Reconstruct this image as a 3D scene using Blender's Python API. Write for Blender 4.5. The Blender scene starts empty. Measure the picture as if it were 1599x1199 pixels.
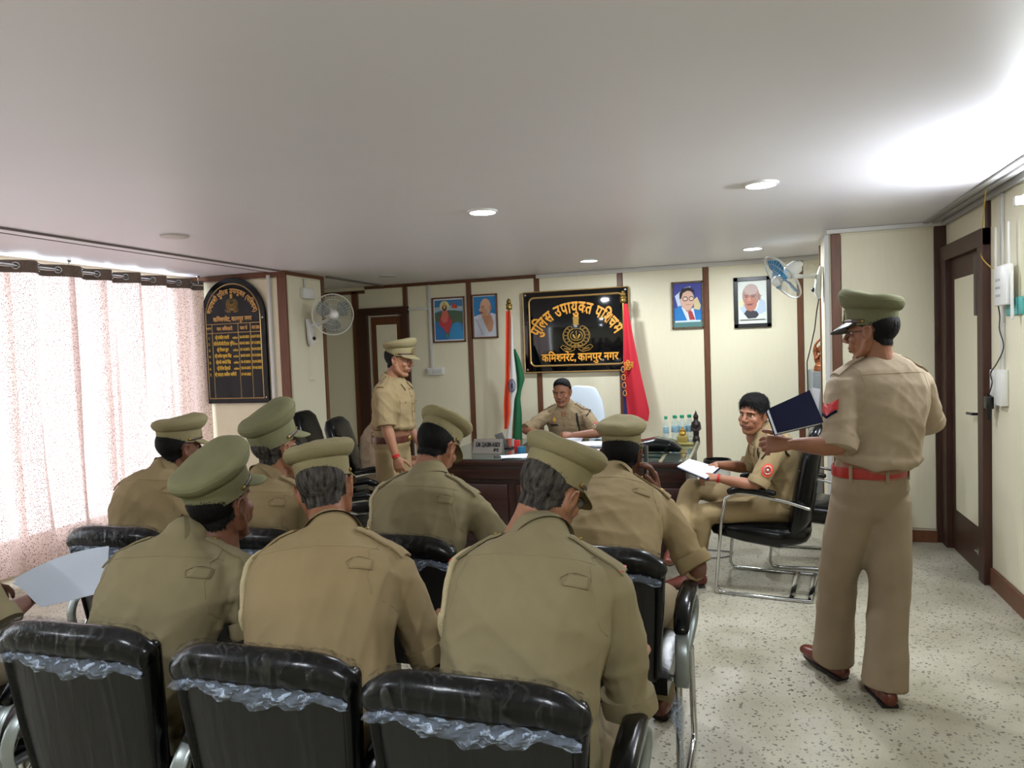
import bpy, bmesh, math, random
import numpy as np
from mathutils import Vector, Matrix
from mathutils.bvhtree import BVHTree
SC = bpy.context.scene
C = SC.collection
PI = math.pi

# ------------------------------------------------------------------ camera
cam_d = bpy.data.cameras.new('camera')
cam = bpy.data.objects.new('camera', cam_d); C.objects.link(cam)
cam_d.sensor_width = 36.0
cam_d.lens = 1125.4 / 1599.0 * 36.0
_r = Vector((0.95167, 0.30500, -0.03605)); _u = Vector((0.02032, 0.05462, 0.99830)); _f = Vector((-0.30645, 0.95078, -0.04578))
mw = Matrix((( _r.x, _u.x, -_f.x, 0), (_r.y, _u.y, -_f.y, 0), (_r.z, _u.z, -_f.z, 1.6), (0, 0, 0, 1)))
cam.matrix_world = mw
cam_d.clip_start = 0.05
SC.camera = cam
# ------------------------------------------------------------------ view, world, big lights
SC.view_settings.view_transform = 'Standard'
SC.view_settings.look = 'None'
SC.view_settings.gamma = 1.0
SC.view_settings.use_curve_mapping = False
SC.view_settings.exposure = 0.10
SC.cycles.max_bounces = 8
SC.cycles.diffuse_bounces = 5
SC.cycles.transparent_max_bounces = 12
SC.cycles.caustics_reflective = False
SC.cycles.caustics_refractive = False
SC.cycles.sample_clamp_indirect = 6.0
W = bpy.data.worlds.new('daylight'); SC.world = W; W.use_nodes = True
bg = W.node_tree.nodes['Background']
bg.inputs['Color'].default_value = (0.86, 0.93, 1.0, 1)
bg.inputs['Strength'].default_value = 6.0

def area_light(name, loc, rot, sx, sy, power, col, portal=False, spread=PI):
    d = bpy.data.lights.new(name, 'AREA'); d.shape = 'RECTANGLE'; d.size = sx; d.size_y = sy
    d.energy = power; d.color = col; d.spread = spread
    if portal: d.cycles.is_portal = True
    o = bpy.data.objects.new(name, d); C.objects.link(o); o.location = loc; o.rotation_euler = rot
    return o
XR, YB, YS, H, XL = 1.48, 8.04, 6.26, 2.466, -5.37
YREAR = -2.2
area_light('window_portal', (XL - 0.12, 3.2, 1.4), (0, -PI/2, 0), 2.1, 5.4, 1.0, (1, 1, 1), portal=True)

# ------------------------------------------------------------------ materials
def lin(c):
    if isinstance(c, str): c = [int(c[i:i+2], 16) / 255 for i in (0, 2, 4)]
    return tuple((x / 12.92 if x <= 0.04045 else ((x + 0.055) / 1.055) ** 2.4) for x in c[:3]) + (1,)
MATS = {}
def mat(name, col, rough=0.6, metal=0.0, noise=0.0, nscale=20, bump=0.0, bscale=60, spec=0.5, emit=None, estr=0, coat=0.0, alpha=1.0, trans=0.0, sheen=0.0, stretch=None, col2=None):
    if name in MATS: return MATS[name]
    m = bpy.data.materials.new(name); m.use_nodes = True; MATS[name] = m
    nt = m.node_tree; b = nt.nodes['Principled BSDF']
    b.inputs['Base Color'].default_value = lin(col)
    b.inputs['Roughness'].default_value = rough; b.inputs['Metallic'].default_value = metal
    b.inputs['Specular IOR Level'].default_value = spec
    b.inputs['Coat Weight'].default_value = coat; b.inputs['Coat Roughness'].default_value = 0.08
    b.inputs['Alpha'].default_value = alpha; b.inputs['Transmission Weight'].default_value = trans
    b.inputs['Sheen Weight'].default_value = sheen
    if emit: b.inputs['Emission Color'].default_value = lin(emit); b.inputs['Emission Strength'].default_value = estr
    if noise > 0 or bump > 0:
        tc = nt.nodes.new('ShaderNodeTexCoord'); mp = nt.nodes.new('ShaderNodeMapping')
        nt.links.new(tc.outputs['Object'], mp.inputs['Vector'])
        if stretch: mp.inputs['Scale'].default_value = stretch
        if noise > 0:
            n = nt.nodes.new('ShaderNodeTexNoise'); n.inputs['Scale'].default_value = nscale; n.inputs['Detail'].default_value = 5
            nt.links.new(mp.outputs[0], n.inputs['Vector'])
            r = nt.nodes.new('ShaderNodeValToRGB'); a = lin(col)
            lo = tuple(x * (1 - noise) for x in a[:3]) + (1,)
            hi = lin(col2) if col2 else tuple(min(1, x * (1 + noise)) for x in a[:3]) + (1,)
            r.color_ramp.elements[0].position = 0.3; r.color_ramp.elements[1].position = 0.7
            r.color_ramp.elements[0].color = lo; r.color_ramp.elements[1].color = hi
            nt.links.new(n.outputs['Fac'], r.inputs['Fac']); nt.links.new(r.outputs[0], b.inputs['Base Color'])
        if bump > 0:
            n2 = nt.nodes.new('ShaderNodeTexNoise'); n2.inputs['Scale'].default_value = bscale; n2.inputs['Detail'].default_value = 3
            nt.links.new(mp.outputs[0], n2.inputs['Vector'])
            bp = nt.nodes.new('ShaderNodeBump'); bp.inputs['Strength'].default_value = bump; bp.inputs['Distance'].default_value = 0.01
            nt.links.new(n2.outputs['Fac'], bp.inputs['Height']); nt.links.new(bp.outputs[0], b.inputs['Normal'])
    return m

def khaki(name, col): return mat(name, col, rough=0.88, noise=0.05, nscale=9, bump=0.35, bscale=11, spec=0.25)
M_shirtA = khaki('shirt_khaki_tan', '8a7857')       # warm
M_shirtB = khaki('shirt_khaki_olive', '807558')
M_shirtC = khaki('shirt_khaki_pale', '9c8c76')
M_trouser = khaki('trouser_khaki', '82745c')
M_cap = mat('cap_felt_khaki', '857b5b', rough=0.95, noise=0.05, nscale=14, bump=0.15, bscale=90, spec=0.2)
M_capG = mat('cap_felt_green', '747254', rough=0.95, noise=0.05, nscale=14, bump=0.15, bscale=90, spec=0.2)
M_capD = mat('cap_felt_dark_green', '66664c', rough=0.95, noise=0.05, nscale=14, bump=0.15, bscale=90, spec=0.2)
M_shirtD = khaki('shirt_khaki_brown', '8d7b5f')
M_skin = mat('skin_brown', '8a5c43', rough=0.5, noise=0.06, nscale=12, spec=0.4)
M_skinD = mat('skin_deep_brown', '6d4634', rough=0.5, noise=0.06, nscale=12, spec=0.4)
M_skinL = mat('skin_light_brown', '93664c', rough=0.5, noise=0.06, nscale=12, spec=0.4)
M_lips = mat('lips', '6e3c34', rough=0.5)
M_hair = mat('hair_black', '0c0a09', rough=0.7, spec=0.2, bump=0.4, bscale=150, stretch=(1, 1, .25), noise=0.3, nscale=60)
M_hairG = mat('hair_greying', '1d1a18', rough=0.8, spec=0.2, bump=0.4, bscale=150, stretch=(1, 1, .25), noise=0.85, nscale=90, col2='57514b')
M_eye = mat('eye_white', 'd8d0c4', rough=0.25)
M_iris = mat('iris', '120b08', rough=0.2)
M_leather = mat('black_leather', '060708', rough=0.22, bump=0.06, bscale=70, spec=0.28)
M_leatherback = mat('black_rexine', '08090a', rough=0.42, bump=0.2, bscale=8, stretch=(6, 6, .6), spec=0.5)
M_chrome = mat('chrome', 'c4c6c6', rough=0.14, metal=1.0)
M_alu = mat('grey_metal_paint', '8f9694', rough=0.32, metal=0.7, noise=0.03, nscale=30)
M_brown = mat('brown_laminate_wood', '633c26', rough=0.42, noise=0.2, nscale=14, stretch=(6, 6, .5), spec=0.4)
M_browndk = mat('dark_door_wood', '3d241a', rough=0.45, noise=0.2, nscale=14, stretch=(6, 6, .5), spec=0.4)
M_desk = mat('desk_mahogany', '2a130f', rough=0.3, noise=0.3, nscale=8, stretch=(.5, 6, 6), spec=0.5)
M_panel = mat('cream_wall_laminate', 'dbd5bb', rough=0.45, noise=0.015, nscale=60, stretch=(1, 1, .1), spec=0.35)
M_ceil = mat('ceiling_satin_paint', 'e2e0e8', rough=0.42, noise=0.015, nscale=1.2, bump=0.02, bscale=3, spec=0.35)
M_white = mat('white_plastic', 'd8d8d4', rough=0.35)
M_whitepvc = mat('white_pvc_conduit', 'c9c8c4', rough=0.4)
M_greypvc = mat('grey_trim', '9a9896', rough=0.5)
M_paper = mat('paper', 'dfe3ea', rough=0.8)
M_black = mat('black_plastic', '0c0c0d', rough=0.35)
M_acrylic = mat('black_acrylic', '06080c', rough=0.07, spec=0.6)
M_gold = mat('gold_lettering', 'dd9a33', rough=0.45, metal=0.0)
M_goldline = mat('gold_line', 'caa568', rough=0.3, metal=0.5)
M_brass = mat('antique_brass', '8a7238', rough=0.35, metal=0.8)
M_redbelt = mat('red_leather_belt', '96231d', rough=0.3, spec=0.5)
M_brownbelt = mat('brown_leather_belt', '4a1f14', rough=0.35)
M_shoe = mat('brown_shoe_leather', '5a2819', rough=0.32, noise=0.2, nscale=12)
M_sole = mat('black_rubber_sole', '141210', rough=0.7)
M_cord = mat('cotton_cord', 'b0a27e', rough=0.9, bump=0.4, bscale=200)
M_red = mat('red_enamel', 'b5201f', rough=0.5)
M_badge = mat('badge_orange_red', 'c8452b', rough=0.5)
M_silver = mat('silver_stars', 'c8c8c8', rough=0.25, metal=0.9)
M_navy = mat('navy_cover', '070b28', rough=0.8, spec=0.12, bump=0.1, bscale=150)

def transmat(name, col, fac, rough=0.1, bumps=0.6, bscale=40, stretch=None, gl=1.0):
    """clear crinkled sheet: mostly transparent, partly glossy / milky"""
    m = bpy.data.materials.new(name); m.use_nodes = True; nt = m.node_tree
    b = nt.nodes['Principled BSDF']; out = nt.nodes['Material Output']
    b.inputs['Base Color'].default_value = lin(col); b.inputs['Roughness'].default_value = rough
    b.inputs['Specular IOR Level'].default_value = gl
    t = nt.nodes.new('ShaderNodeBsdfTransparent'); mx = nt.nodes.new('ShaderNodeMixShader')
    tc = nt.nodes.new('ShaderNodeTexCoord'); mp = nt.nodes.new('ShaderNodeMapping')
    if stretch: mp.inputs['Scale'].default_value = stretch
    n = nt.nodes.new('ShaderNodeTexNoise'); n.inputs['Scale'].default_value = bscale; n.inputs['Detail'].default_value = 6; n.inputs['Distortion'].default_value = 1.5
    bp = nt.nodes.new('ShaderNodeBump'); bp.inputs['Strength'].default_value = bumps; bp.inputs['Distance'].default_value = 0.02
    mr = nt.nodes.new('ShaderNodeMapRange'); mr.inputs[1].default_value = 0.52; mr.inputs[2].default_value = 0.68
    mr.inputs[3].default_value = fac[0]; mr.inputs[4].default_value = fac[1]
    L = nt.links.new
    L(tc.outputs['Object'], mp.inputs[0]); L(mp.outputs[0], n.inputs['Vector']); L(n.outputs['Fac'], bp.inputs['Height']); L(bp.outputs[0], b.inputs['Normal'])
    L(n.outputs['Fac'], mr.inputs[0]); L(mr.outputs[0], mx.inputs[0]); L(t.outputs[0], mx.inputs[1]); L(b.outputs[0], mx.inputs[2]); L(mx.outputs[0], out.inputs['Surface'])
    return m
M_wrap = transmat('clear_plastic_wrap', '14171a', (0.08, 0.6), rough=0.07, bumps=1.0, bscale=26, stretch=(1, 1, .25))
M_wrapw = transmat('bunched_plastic_wrap', 'bfd0ea', (0.2, 1.0), rough=0.15, bumps=1.0, bscale=38, stretch=(.5, 1, 1))
M_wraps = transmat('stretched_plastic_wrap', '1c2023', (0.02, 0.3), rough=0.18, bumps=0.3, bscale=16, stretch=(2.2, 1, .12))
M_glass = mat('clear_glass', 'ffffff', rough=0.02, trans=1.0)
M_pet = transmat('clear_bottle_plastic', 'b9d6d2', (0.25, 0.5), rough=0.08, bumps=0.2)
M_fanclear = transmat('smoky_fan_plastic', '6a7472', (0.5, 0.7), rough=0.15, bumps=0.05)
M_fanblue = mat('blue_fan_plastic', '2a86b8', rough=0.3)
M_cagewhite = mat('fan_cage_white', 'c8c8c0', rough=0.4)

# terrazzo floor
def terrazzo():
    m = bpy.data.materials.new('terrazzo_floor'); m.use_nodes = True; nt = m.node_tree; b = nt.nodes['Principled BSDF']; L = nt.links.new
    tc = nt.nodes.new('ShaderNodeTexCoord')
    n0 = nt.nodes.new('ShaderNodeTexNoise'); n0.inputs['Scale'].default_value = 2.2; n0.inputs['Detail'].default_value = 8
    r0 = nt.nodes.new('ShaderNodeValToRGB'); r0.color_ramp.elements[0].position = .35; r0.color_ramp.elements[1].position = .7
    r0.color_ramp.elements[0].color = lin('98937f'); r0.color_ramp.elements[1].color = lin('bbb6a5')
    nd = nt.nodes.new('ShaderNodeTexNoise'); nd.inputs['Scale'].default_value = 30; nd.inputs['Detail'].default_value = 1
    vm = nt.nodes.new('ShaderNodeVectorMath'); vm.operation = 'MULTIPLY_ADD'; vm.inputs[1].default_value = (.035, .035, .02)
    L(tc.outputs['Object'], nd.inputs['Vector']); L(nd.outputs['Color'], vm.inputs[0]); L(tc.outputs['Object'], vm.inputs[2])
    v = nt.nodes.new('ShaderNodeTexVoronoi'); v.inputs['Scale'].default_value = 62
    L(vm.outputs[0], v.inputs['Vector'])
    # chip when distance small and the cell's random value is high
    lt = nt.nodes.new('ShaderNodeMath'); lt.operation = 'LESS_THAN'
    L(v.outputs['Distance'], lt.inputs[0])
    sp = nt.nodes.new('ShaderNodeSeparateColor'); L(v.outputs['Color'], sp.inputs[0])
    th = nt.nodes.new('ShaderNodeMath'); th.operation = 'MULTIPLY_ADD'; th.inputs[1].default_value = .42; th.inputs[2].default_value = .05; L(sp.outputs[1], th.inputs[0]); L(th.outputs[0], lt.inputs[1])
    gt = nt.nodes.new('ShaderNodeMath'); gt.operation = 'GREATER_THAN'; gt.inputs[1].default_value = 0.30; L(sp.outputs[0], gt.inputs[0])
    ml = nt.nodes.new('ShaderNodeMath'); ml.operation = 'MULTIPLY'; L(lt.outputs[0], ml.inputs[0]); L(gt.outputs[0], ml.inputs[1])
    m2 = nt.nodes.new('ShaderNodeMath'); m2.operation = 'MULTIPLY'; m2.inputs[1].default_value = .8; L(ml.outputs[0], m2.inputs[0])
    mx = nt.nodes.new('ShaderNodeMix'); mx.data_type = 'RGBA'; L(m2.outputs[0], mx.inputs[0]); L(r0.outputs[0], mx.inputs[6])
    mx.inputs[7].default_value = lin('4d4840')
    v2 = nt.nodes.new('ShaderNodeTexVoronoi'); v2.inputs['Scale'].default_value = 90
    L(tc.outputs['Object'], v2.inputs['Vector']); L(tc.outputs['Object'], n0.inputs['Vector']); L(n0.outputs['Fac'], r0.inputs[0])
    l3 = nt.nodes.new('ShaderNodeMath'); l3.operation = 'LESS_THAN'; l3.inputs[1].default_value = 0.22; L(v2.outputs['Distance'], l3.inputs[0])
    m3 = nt.nodes.new('ShaderNodeMath'); m3.operation = 'MULTIPLY'; m3.inputs[1].default_value = .35; L(l3.outputs[0], m3.inputs[0])
    mx2 = nt.nodes.new('ShaderNodeMix'); mx2.data_type = 'RGBA'; L(m3.outputs[0], mx2.inputs[0]); L(mx.outputs[2], mx2.inputs[6]); mx2.inputs[7].default_value = lin('6b675c')
    L(mx2.outputs[2], b.inputs['Base Color']); b.inputs['Roughness'].default_value = .38; b.inputs['Specular IOR Level'].default_value = .4
    return m
M_floor = terrazzo()

def curtain_mat():
    m = bpy.data.materials.new('printed_curtain_cloth'); m.use_nodes = True; nt = m.node_tree; L = nt.links.new
    nt.nodes.remove(nt.nodes['Principled BSDF']); out = nt.nodes['Material Output']
    tc = nt.nodes.new('ShaderNodeTexCoord')
    mp = nt.nodes.new('ShaderNodeMapping'); mp.inputs['Scale'].default_value = (1, 1, .6); L(tc.outputs['Object'], mp.inputs[0])
    v = nt.nodes.new('ShaderNodeTexVoronoi'); v.inputs['Scale'].default_value = 120; L(mp.outputs[0], v.inputs['Vector'])
    lt = nt.nodes.new('ShaderNodeMath'); lt.operation = 'LESS_THAN'; lt.inputs[1].default_value = .30; L(v.outputs['Distance'], lt.inputs[0])
    mx = nt.nodes.new('ShaderNodeMix'); mx.data_type = 'RGBA'; mx.inputs[6].default_value = lin('d2bab3'); mx.inputs[7].default_value = lin('5c3a32'); L(lt.outputs[0], mx.inputs[0])
    d = nt.nodes.new('ShaderNodeBsdfDiffuse'); t = nt.nodes.new('ShaderNodeBsdfTranslucent'); s = nt.nodes.new('ShaderNodeMixShader'); s.inputs[0].default_value = .40
    L(mx.outputs[2], d.inputs[0]); L(mx.outputs[2], t.inputs[0]); L(d.outputs[0], s.inputs[1]); L(t.outputs[0], s.inputs[2])
    tr = nt.nodes.new('ShaderNodeBsdfTransparent'); s2 = nt.nodes.new('ShaderNodeMixShader')
    iv = nt.nodes.new('ShaderNodeMath'); iv.operation = 'MULTIPLY_ADD'; iv.inputs[1].default_value = -.06; iv.inputs[2].default_value = .08; L(lt.outputs[0], iv.inputs[0])
    L(iv.outputs[0], s2.inputs[0]); L(s.outputs[0], s2.inputs[1]); L(tr.outputs[0], s2.inputs[2]); L(s2.outputs[0], out.inputs['Surface'])
    return m
M_curtain = curtain_mat()
M_curtband = mat('curtain_heading_band', '6a5c52', rough=0.9, noise=0.3, nscale=120)

# ------------------------------------------------------------------ mesh accumulation helpers
class Acc:
    def __init__(s): s.V = []; s.F = []; s.n = 0
    def add(s, V, F):
        V = np.asarray(V, float); s.V.append(V)
        s.F += [tuple(i + s.n for i in f) for f in F]; s.n += len(V); return s
    def arr(s): return np.concatenate(s.V) if s.V else np.zeros((0, 3))
    def box(s, x0, x1, y0, y1, z0, z1):
        V = [(x, y, z) for x in (x0, x1) for y in (y0, y1) for z in (z0, z1)]
        F = [(0, 1, 3, 2), (4, 6, 7, 5), (0, 4, 5, 1), (2, 3, 7, 6), (0, 2, 6, 4), (1, 5, 7, 3)]
        return s.add(V, F)
    def ell(s, c, r, rot=None, nu=16, nv=10):
        V = []; F = []
        for j in range(nv + 1):
            ph = PI * j / nv - PI / 2
            for i in range(nu):
                th = 2 * PI * i / nu
                V.append((math.cos(ph) * math.cos(th), math.cos(ph) * math.sin(th), math.sin(ph)))
        V = np.array(V) * np.array(r)
        if rot is not None: V = V @ np.array(rot).T
        V = V + np.array(c)
        for j in range(nv):
            for i in range(nu):
                a, b = j * nu + i, j * nu + (i + 1) % nu
                F.append((a, b, b + nu, a + nu))
        return s.add(V, F)
    def tube(s, pts, rad, n=12, xaxis=None, caps=True, power=2.0):
        P = [np.array(p, float) for p in pts]; m = len(P)
        R = []
        for i in range(m):
            r = rad[i] if isinstance(rad, list) else rad
            R.append((r, r) if np.isscalar(r) else tuple(r))
        T = []
        for i in range(m):
            a = P[max(i - 1, 0)]; b = P[min(i + 1, m - 1)]
            if 0 < i < m - 1:
                t = unit(P[i] - a) + unit(b - P[i])
            else: t = b - a
            T.append(unit(t))
        xs = []
        if xaxis is not None:
            xa = xaxis if (len(np.shape(xaxis)) == 2) else [xaxis] * m
            for i in range(m):
                x = np.array(xa[i], float); x = x - T[i] * (x @ T[i]); xs.append(unit(x))
        else:
            x = np.cross(T[0], (0, 0, 1.0))
            if np.linalg.norm(x) < 1e-3: x = np.cross(T[0], (0, 1.0, 0))
            x = unit(x)
            for i in range(m):
                x = x - T[i] * (x @ T[i]); x = unit(x); xs.append(x)
        secs = []
        if caps:
            k = (0.5, 0.866), (0.85, 0.52)
            for (d, q) in reversed(k): secs.append((P[0] - T[0] * min(R[0]) * d, R[0][0] * q, R[0][1] * q, xs[0], T[0]))
        for i in range(m): secs.append((P[i], R[i][0], R[i][1], xs[i], T[i]))
        if caps:
            for (d, q) in k: secs.append((P[-1] + T[-1] * min(R[-1]) * d, R[-1][0] * q, R[-1][1] * q, xs[-1], T[-1]))
        V = []; e = 2.0 / power
        for (c, rx, ry, x, t) in secs:
            y = np.cross(t, x)
            for i in range(n):
                a = 2 * PI * i / n; ca, sa = math.cos(a), math.sin(a)
                if power != 2.0: ca = math.copysign(abs(ca) ** e, ca); sa = math.copysign(abs(sa) ** e, sa)
                V.append(c + x * rx * ca + y * ry * sa)
        F = []
        for j in range(len(secs) - 1):
            for i in range(n):
                a, b = j * n + i, j * n + (i + 1) % n
                F.append((a, b, b + n, a + n))
        F.append(tuple(range(n - 1, -1, -1))); F.append(tuple((len(secs) - 1) * n + i for i in range(n)))
        return s.add(V, F)
    def lathe(s, prof, c=(0, 0, 0), n=24, sy=1.0):
        V = []; F = []
        for (r, z) in prof:
            for i in range(n):
                a = 2 * PI * i / n; V.append((c[0] + r * math.cos(a), c[1] + r * math.sin(a) * sy, c[2] + z))
        for j in range(len(prof) - 1):
            for i in range(n):
                a, b = j * n + i, j * n + (i + 1) % n; F.append((a, b, b + n, a + n))
        F.append(tuple(range(n - 1, -1, -1))); F.append(tuple((len(prof) - 1) * n + i for i in range(n)))
        return s.add(V, F)
    def prism(s, poly, y0, y1, axis=1):
        """extrude a 2D polygon (a,b) along an axis: axis 1 -> (a, y, b); axis 0 -> (x, a, b); axis 2 -> (a, b, z)"""
        n = len(poly); V = []
        for t in (y0, y1):
            for (a, b) in poly:
                V.append((a, t, b) if axis == 1 else ((t, a, b) if axis == 0 else (a, b, t)))
        F = [tuple(range(n)), tuple(range(2 * n - 1, n - 1, -1))]
        for i in range(n):
            j = (i + 1) % n; F.append((i, i + n, j + n, j))
        return s.add(V, F)
    def grid(s, G, thick=None, closed=False):
        """G: array (nu,nv,3)"""
        nu, nv = G.shape[:2]
        V = G.reshape(-1, 3); F = []
        for i in range(nu - (0 if closed else 1)):
            for j in range(nv - 1):
                a = i * nv + j; b = ((i + 1) % nu) * nv + j
                F.append((a, b, b + 1, a + 1))
        return s.add(V, F)

def unit(v):
    v = np.array(v, float); n = np.linalg.norm(v); return v / n if n > 1e-9 else v
def rotz(a): c, s = math.cos(a), math.sin(a); return np.array([[c, -s, 0], [s, c, 0], [0, 0, 1.]])
def rotx(a): c, s = math.cos(a), math.sin(a); return np.array([[1., 0, 0], [0, c, -s], [0, s, c]])
def roty(a): c, s = math.cos(a), math.sin(a); return np.array([[c, 0, s], [0, 1., 0], [-s, 0, c]])

def mesh_from(V, F, name, m=None, smooth=True, fix=True, angle=None):
    me = bpy.data.meshes.new(name); me.from_pydata([tuple(v) for v in np.asarray(V)], [], F); 
    if fix and len(F) < 8000:
        b = bmesh.new(); b.from_mesh(me); bmesh.ops.recalc_face_normals(b, faces=b.faces); b.to_mesh(me); b.free()
    if smooth: me.polygons.foreach_set('use_smooth', [True] * len(me.polygons))
    if m is not None: me.materials.append(m)
    if smooth and angle: 
        try: me.set_sharp_from_angle(angle=math.radians(angle))
        except Exception: pass
    me.update(); return me
ORG = {}
def org(o):
    return ORG.get(o.name, np.zeros(3)) if o else np.zeros(3)
def obj(name, acc, m, parent=None, smooth=True, angle=35, local=False, tag=None):
    """one mesh object from world-space geometry (local=True: geometry already relative to the parent)"""
    V = acc.arr(); o0 = np.zeros(3) if local else org(parent)
    me = mesh_from(V - o0, acc.F, name, m, smooth, angle=angle)
    o = bpy.data.objects.new(name, me); C.objects.link(o)
    if parent is not None: o.parent = parent; ORG[o.name] = o0
    if tag: tagit(o, *tag)
    return o
def tagit(o, label=None, cat=None, group=None, kind=None):
    if label: o['label'] = label
    if cat: o['category'] = cat
    if group: o['group'] = group
    if kind: o['kind'] = kind
    return o
def thing(name, label, cat, loc=(0, 0, 0), rz=0, group=None):
    o = bpy.data.objects.new(name, None); C.objects.link(o); o.empty_display_size = .1
    o.location = loc; o.rotation_euler = (0, 0, rz); ORG[o.name] = np.array(loc, float)
    return tagit(o, label, cat, group)
def struct(name, acc, m, parent=None, smooth=False, kind='structure'):
    o = obj(name, acc, m, parent, smooth=smooth)
    if parent is None: o['kind'] = kind
    return o
def copy_tree(o, parent=None):
    c = o.copy(); C.objects.link(c)
    if parent is not None: c.parent = parent
    for ch in list(o.children): copy_tree(ch, c)
    return c
def bevbox(x0, x1, y0, y1, z0, z1, bev=0.01, seg=2):
    b = bmesh.new(); bmesh.ops.create_cube(b, size=1)
    for v in b.verts: v.co = Vector(((x0 + x1) / 2 + v.co.x * (x1 - x0), (y0 + y1) / 2 + v.co.y * (y1 - y0), (z0 + z1) / 2 + v.co.z * (z1 - z0)))
    bmesh.ops.bevel(b, geom=list(b.edges), offset=bev, segments=seg, profile=.5, affect='EDGES')
    b.verts.index_update(); V = [v.co[:] for v in b.verts]; F = [[v.index for v in f.verts] for f in b.faces]; b.free()
    return V, F
def abox(acc, *a, **k): V, F = bevbox(*a, **k); acc.add(V, F); return acc

def read_mesh(me):
    V = np.empty(len(me.vertices) * 3); me.vertices.foreach_get('co', V); V = V.reshape(-1, 3)
    n = len(me.polygons); ls = np.empty(n, int); lt = np.empty(n, int); me.polygons.foreach_get('loop_start', ls); me.polygons.foreach_get('loop_total', lt)
    vi = np.empty(len(me.loops), int); me.loops.foreach_get('vertex_index', vi)
    F = [tuple(vi[a:a + b]) for a, b in zip(ls.tolist(), lt.tolist())]
    return V, F
def fuse(acc, voxel, smooth=3, fac=.6):
    """voxel union of the accumulated closed shapes into one smooth continuous surface"""
    me = bpy.data.meshes.new('tmp'); me.from_pydata([tuple(v) for v in acc.arr()], [], acc.F)
    b = bmesh.new(); b.from_mesh(me); bmesh.ops.recalc_face_normals(b, faces=b.faces); b.to_mesh(me); b.free()
    o = bpy.data.objects.new('tmp', me); C.objects.link(o)
    r = o.modifiers.new('r', 'REMESH'); r.mode = 'VOXEL'; r.voxel_size = voxel
    if smooth:
        s = o.modifiers.new('s', 'SMOOTH'); s.iterations = smooth; s.factor = fac
    dg = bpy.context.evaluated_depsgraph_get(); ev = o.evaluated_get(dg); me2 = bpy.data.meshes.new_from_object(ev)
    V, F = read_mesh(me2)
    bpy.data.objects.remove(o); bpy.data.meshes.remove(me); bpy.data.meshes.remove(me2)
    return V, F
def vnormals(V, F):
    me = bpy.data.meshes.new('t'); me.from_pydata(V.tolist(), [], F); me.update()
    N = np.empty(len(V) * 3); me.vertices.foreach_get('normal', N); bpy.data.meshes.remove(me)
    return N.reshape(-1, 3)
# ================================================================== ROOM
f = struct('floor', Acc().box(XL - .1, XR + .1, YREAR - .1, YB + .12, -.1, 0), M_floor)
f['label'] = 'speckled cream terrazzo floor'
cl = struct('ceiling', Acc().box(XL - .1, XR + .1, YREAR - .1, YB + .12, H, H + .1), M_ceil)
# back wall
wb = struct('wall_back', Acc().box(XL - .1, XR + .1, YB + .01, YB + .12, 0, H), M_panel)
SX = [-3.92, -3.09, -2.25, -1.29, -.37, .57]
edges = [-5.37, -4.62] 
def panel_y(x0, x1, z0, z1, parent, y=YB, name='wall_panel', m=None):
    struct(name, abox(Acc(), x0 + .004, x1 - .004, y - .004, y + .012, z0 + .004, z1 - .004, bev=.002, seg=1), m or M_panel, parent)
def strip_y(x0, x1, z0, z1, parent, y=YB, m=None, name='wood_strip', d=.016):
    struct(name, abox(Acc(), x0, x1, y - d, y + .012, z0, z1, bev=.003, seg=1), m or M_brown, parent)
panel_y(-5.37, -4.66, .1, 2.38, wb)
panel_y(-4.57, -3.95, 2.2, 2.43, wb)
for a, b in zip(SX, SX[1:] + [1.48]): panel_y(a + .027, b - .027, .1, 2.43, wb)
for x in SX: strip_y(x - .027, x + .027, .0, 2.43, wb)
strip_y(-4.66, -4.57, 0, 2.41, wb)
strip_y(-5.37, -4.47, 2.38, 2.42, wb)
strip_y(-4.47, -2.25, 2.43, 2.464, wb)
strip_y(-2.25, 1.48, 2.42, 2.464, wb, m=M_whitepvc, name='pvc_conduit', d=.03)
bb = struct('baseboard_back', Acc().box(-3.87, XR, YB - .02, YB - .003, 0, .1), M_brown)
# door on the back wall
d1 = struct('door_1', abox(Acc(), -4.40, -3.97, YB - .01, YB + .02, .0, 2.08, bev=.004), M_brown)
struct('door_panel', abox(Acc(), -4.33, -4.05, YB - .016, YB, .95, 1.98, bev=.003), M_panel, d1)
struct('door_panel', abox(Acc(), -4.33, -4.05, YB - .016, YB, .12, .85, bev=.003), M_panel, d1)
fr = Acc(); abox(fr, -4.57, -4.44, YB - .05, YB, 0, 2.19, bev=.004); abox(fr, -3.96, -3.88, YB - .05, YB, 0, 2.19, bev=.004); abox(fr, -4.57, -3.88, YB - .052, YB, 2.10, 2.19, bev=.004)
struct('door_frame', fr, M_browndk, d1)
h1 = Acc(); abox(h1, -4.03, -3.99, YB - .03, YB - .012, .95, 1.12, bev=.004); h1.tube([(-4.01, YB - .05, 1.03), (-4.12, YB - .05, 1.03)], .008)
h1.tube([(-4.01, YB - .02, 1.03), (-4.01, YB - .05, 1.03)], .008)
struct('door_handle', h1, M_black, d1)
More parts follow.
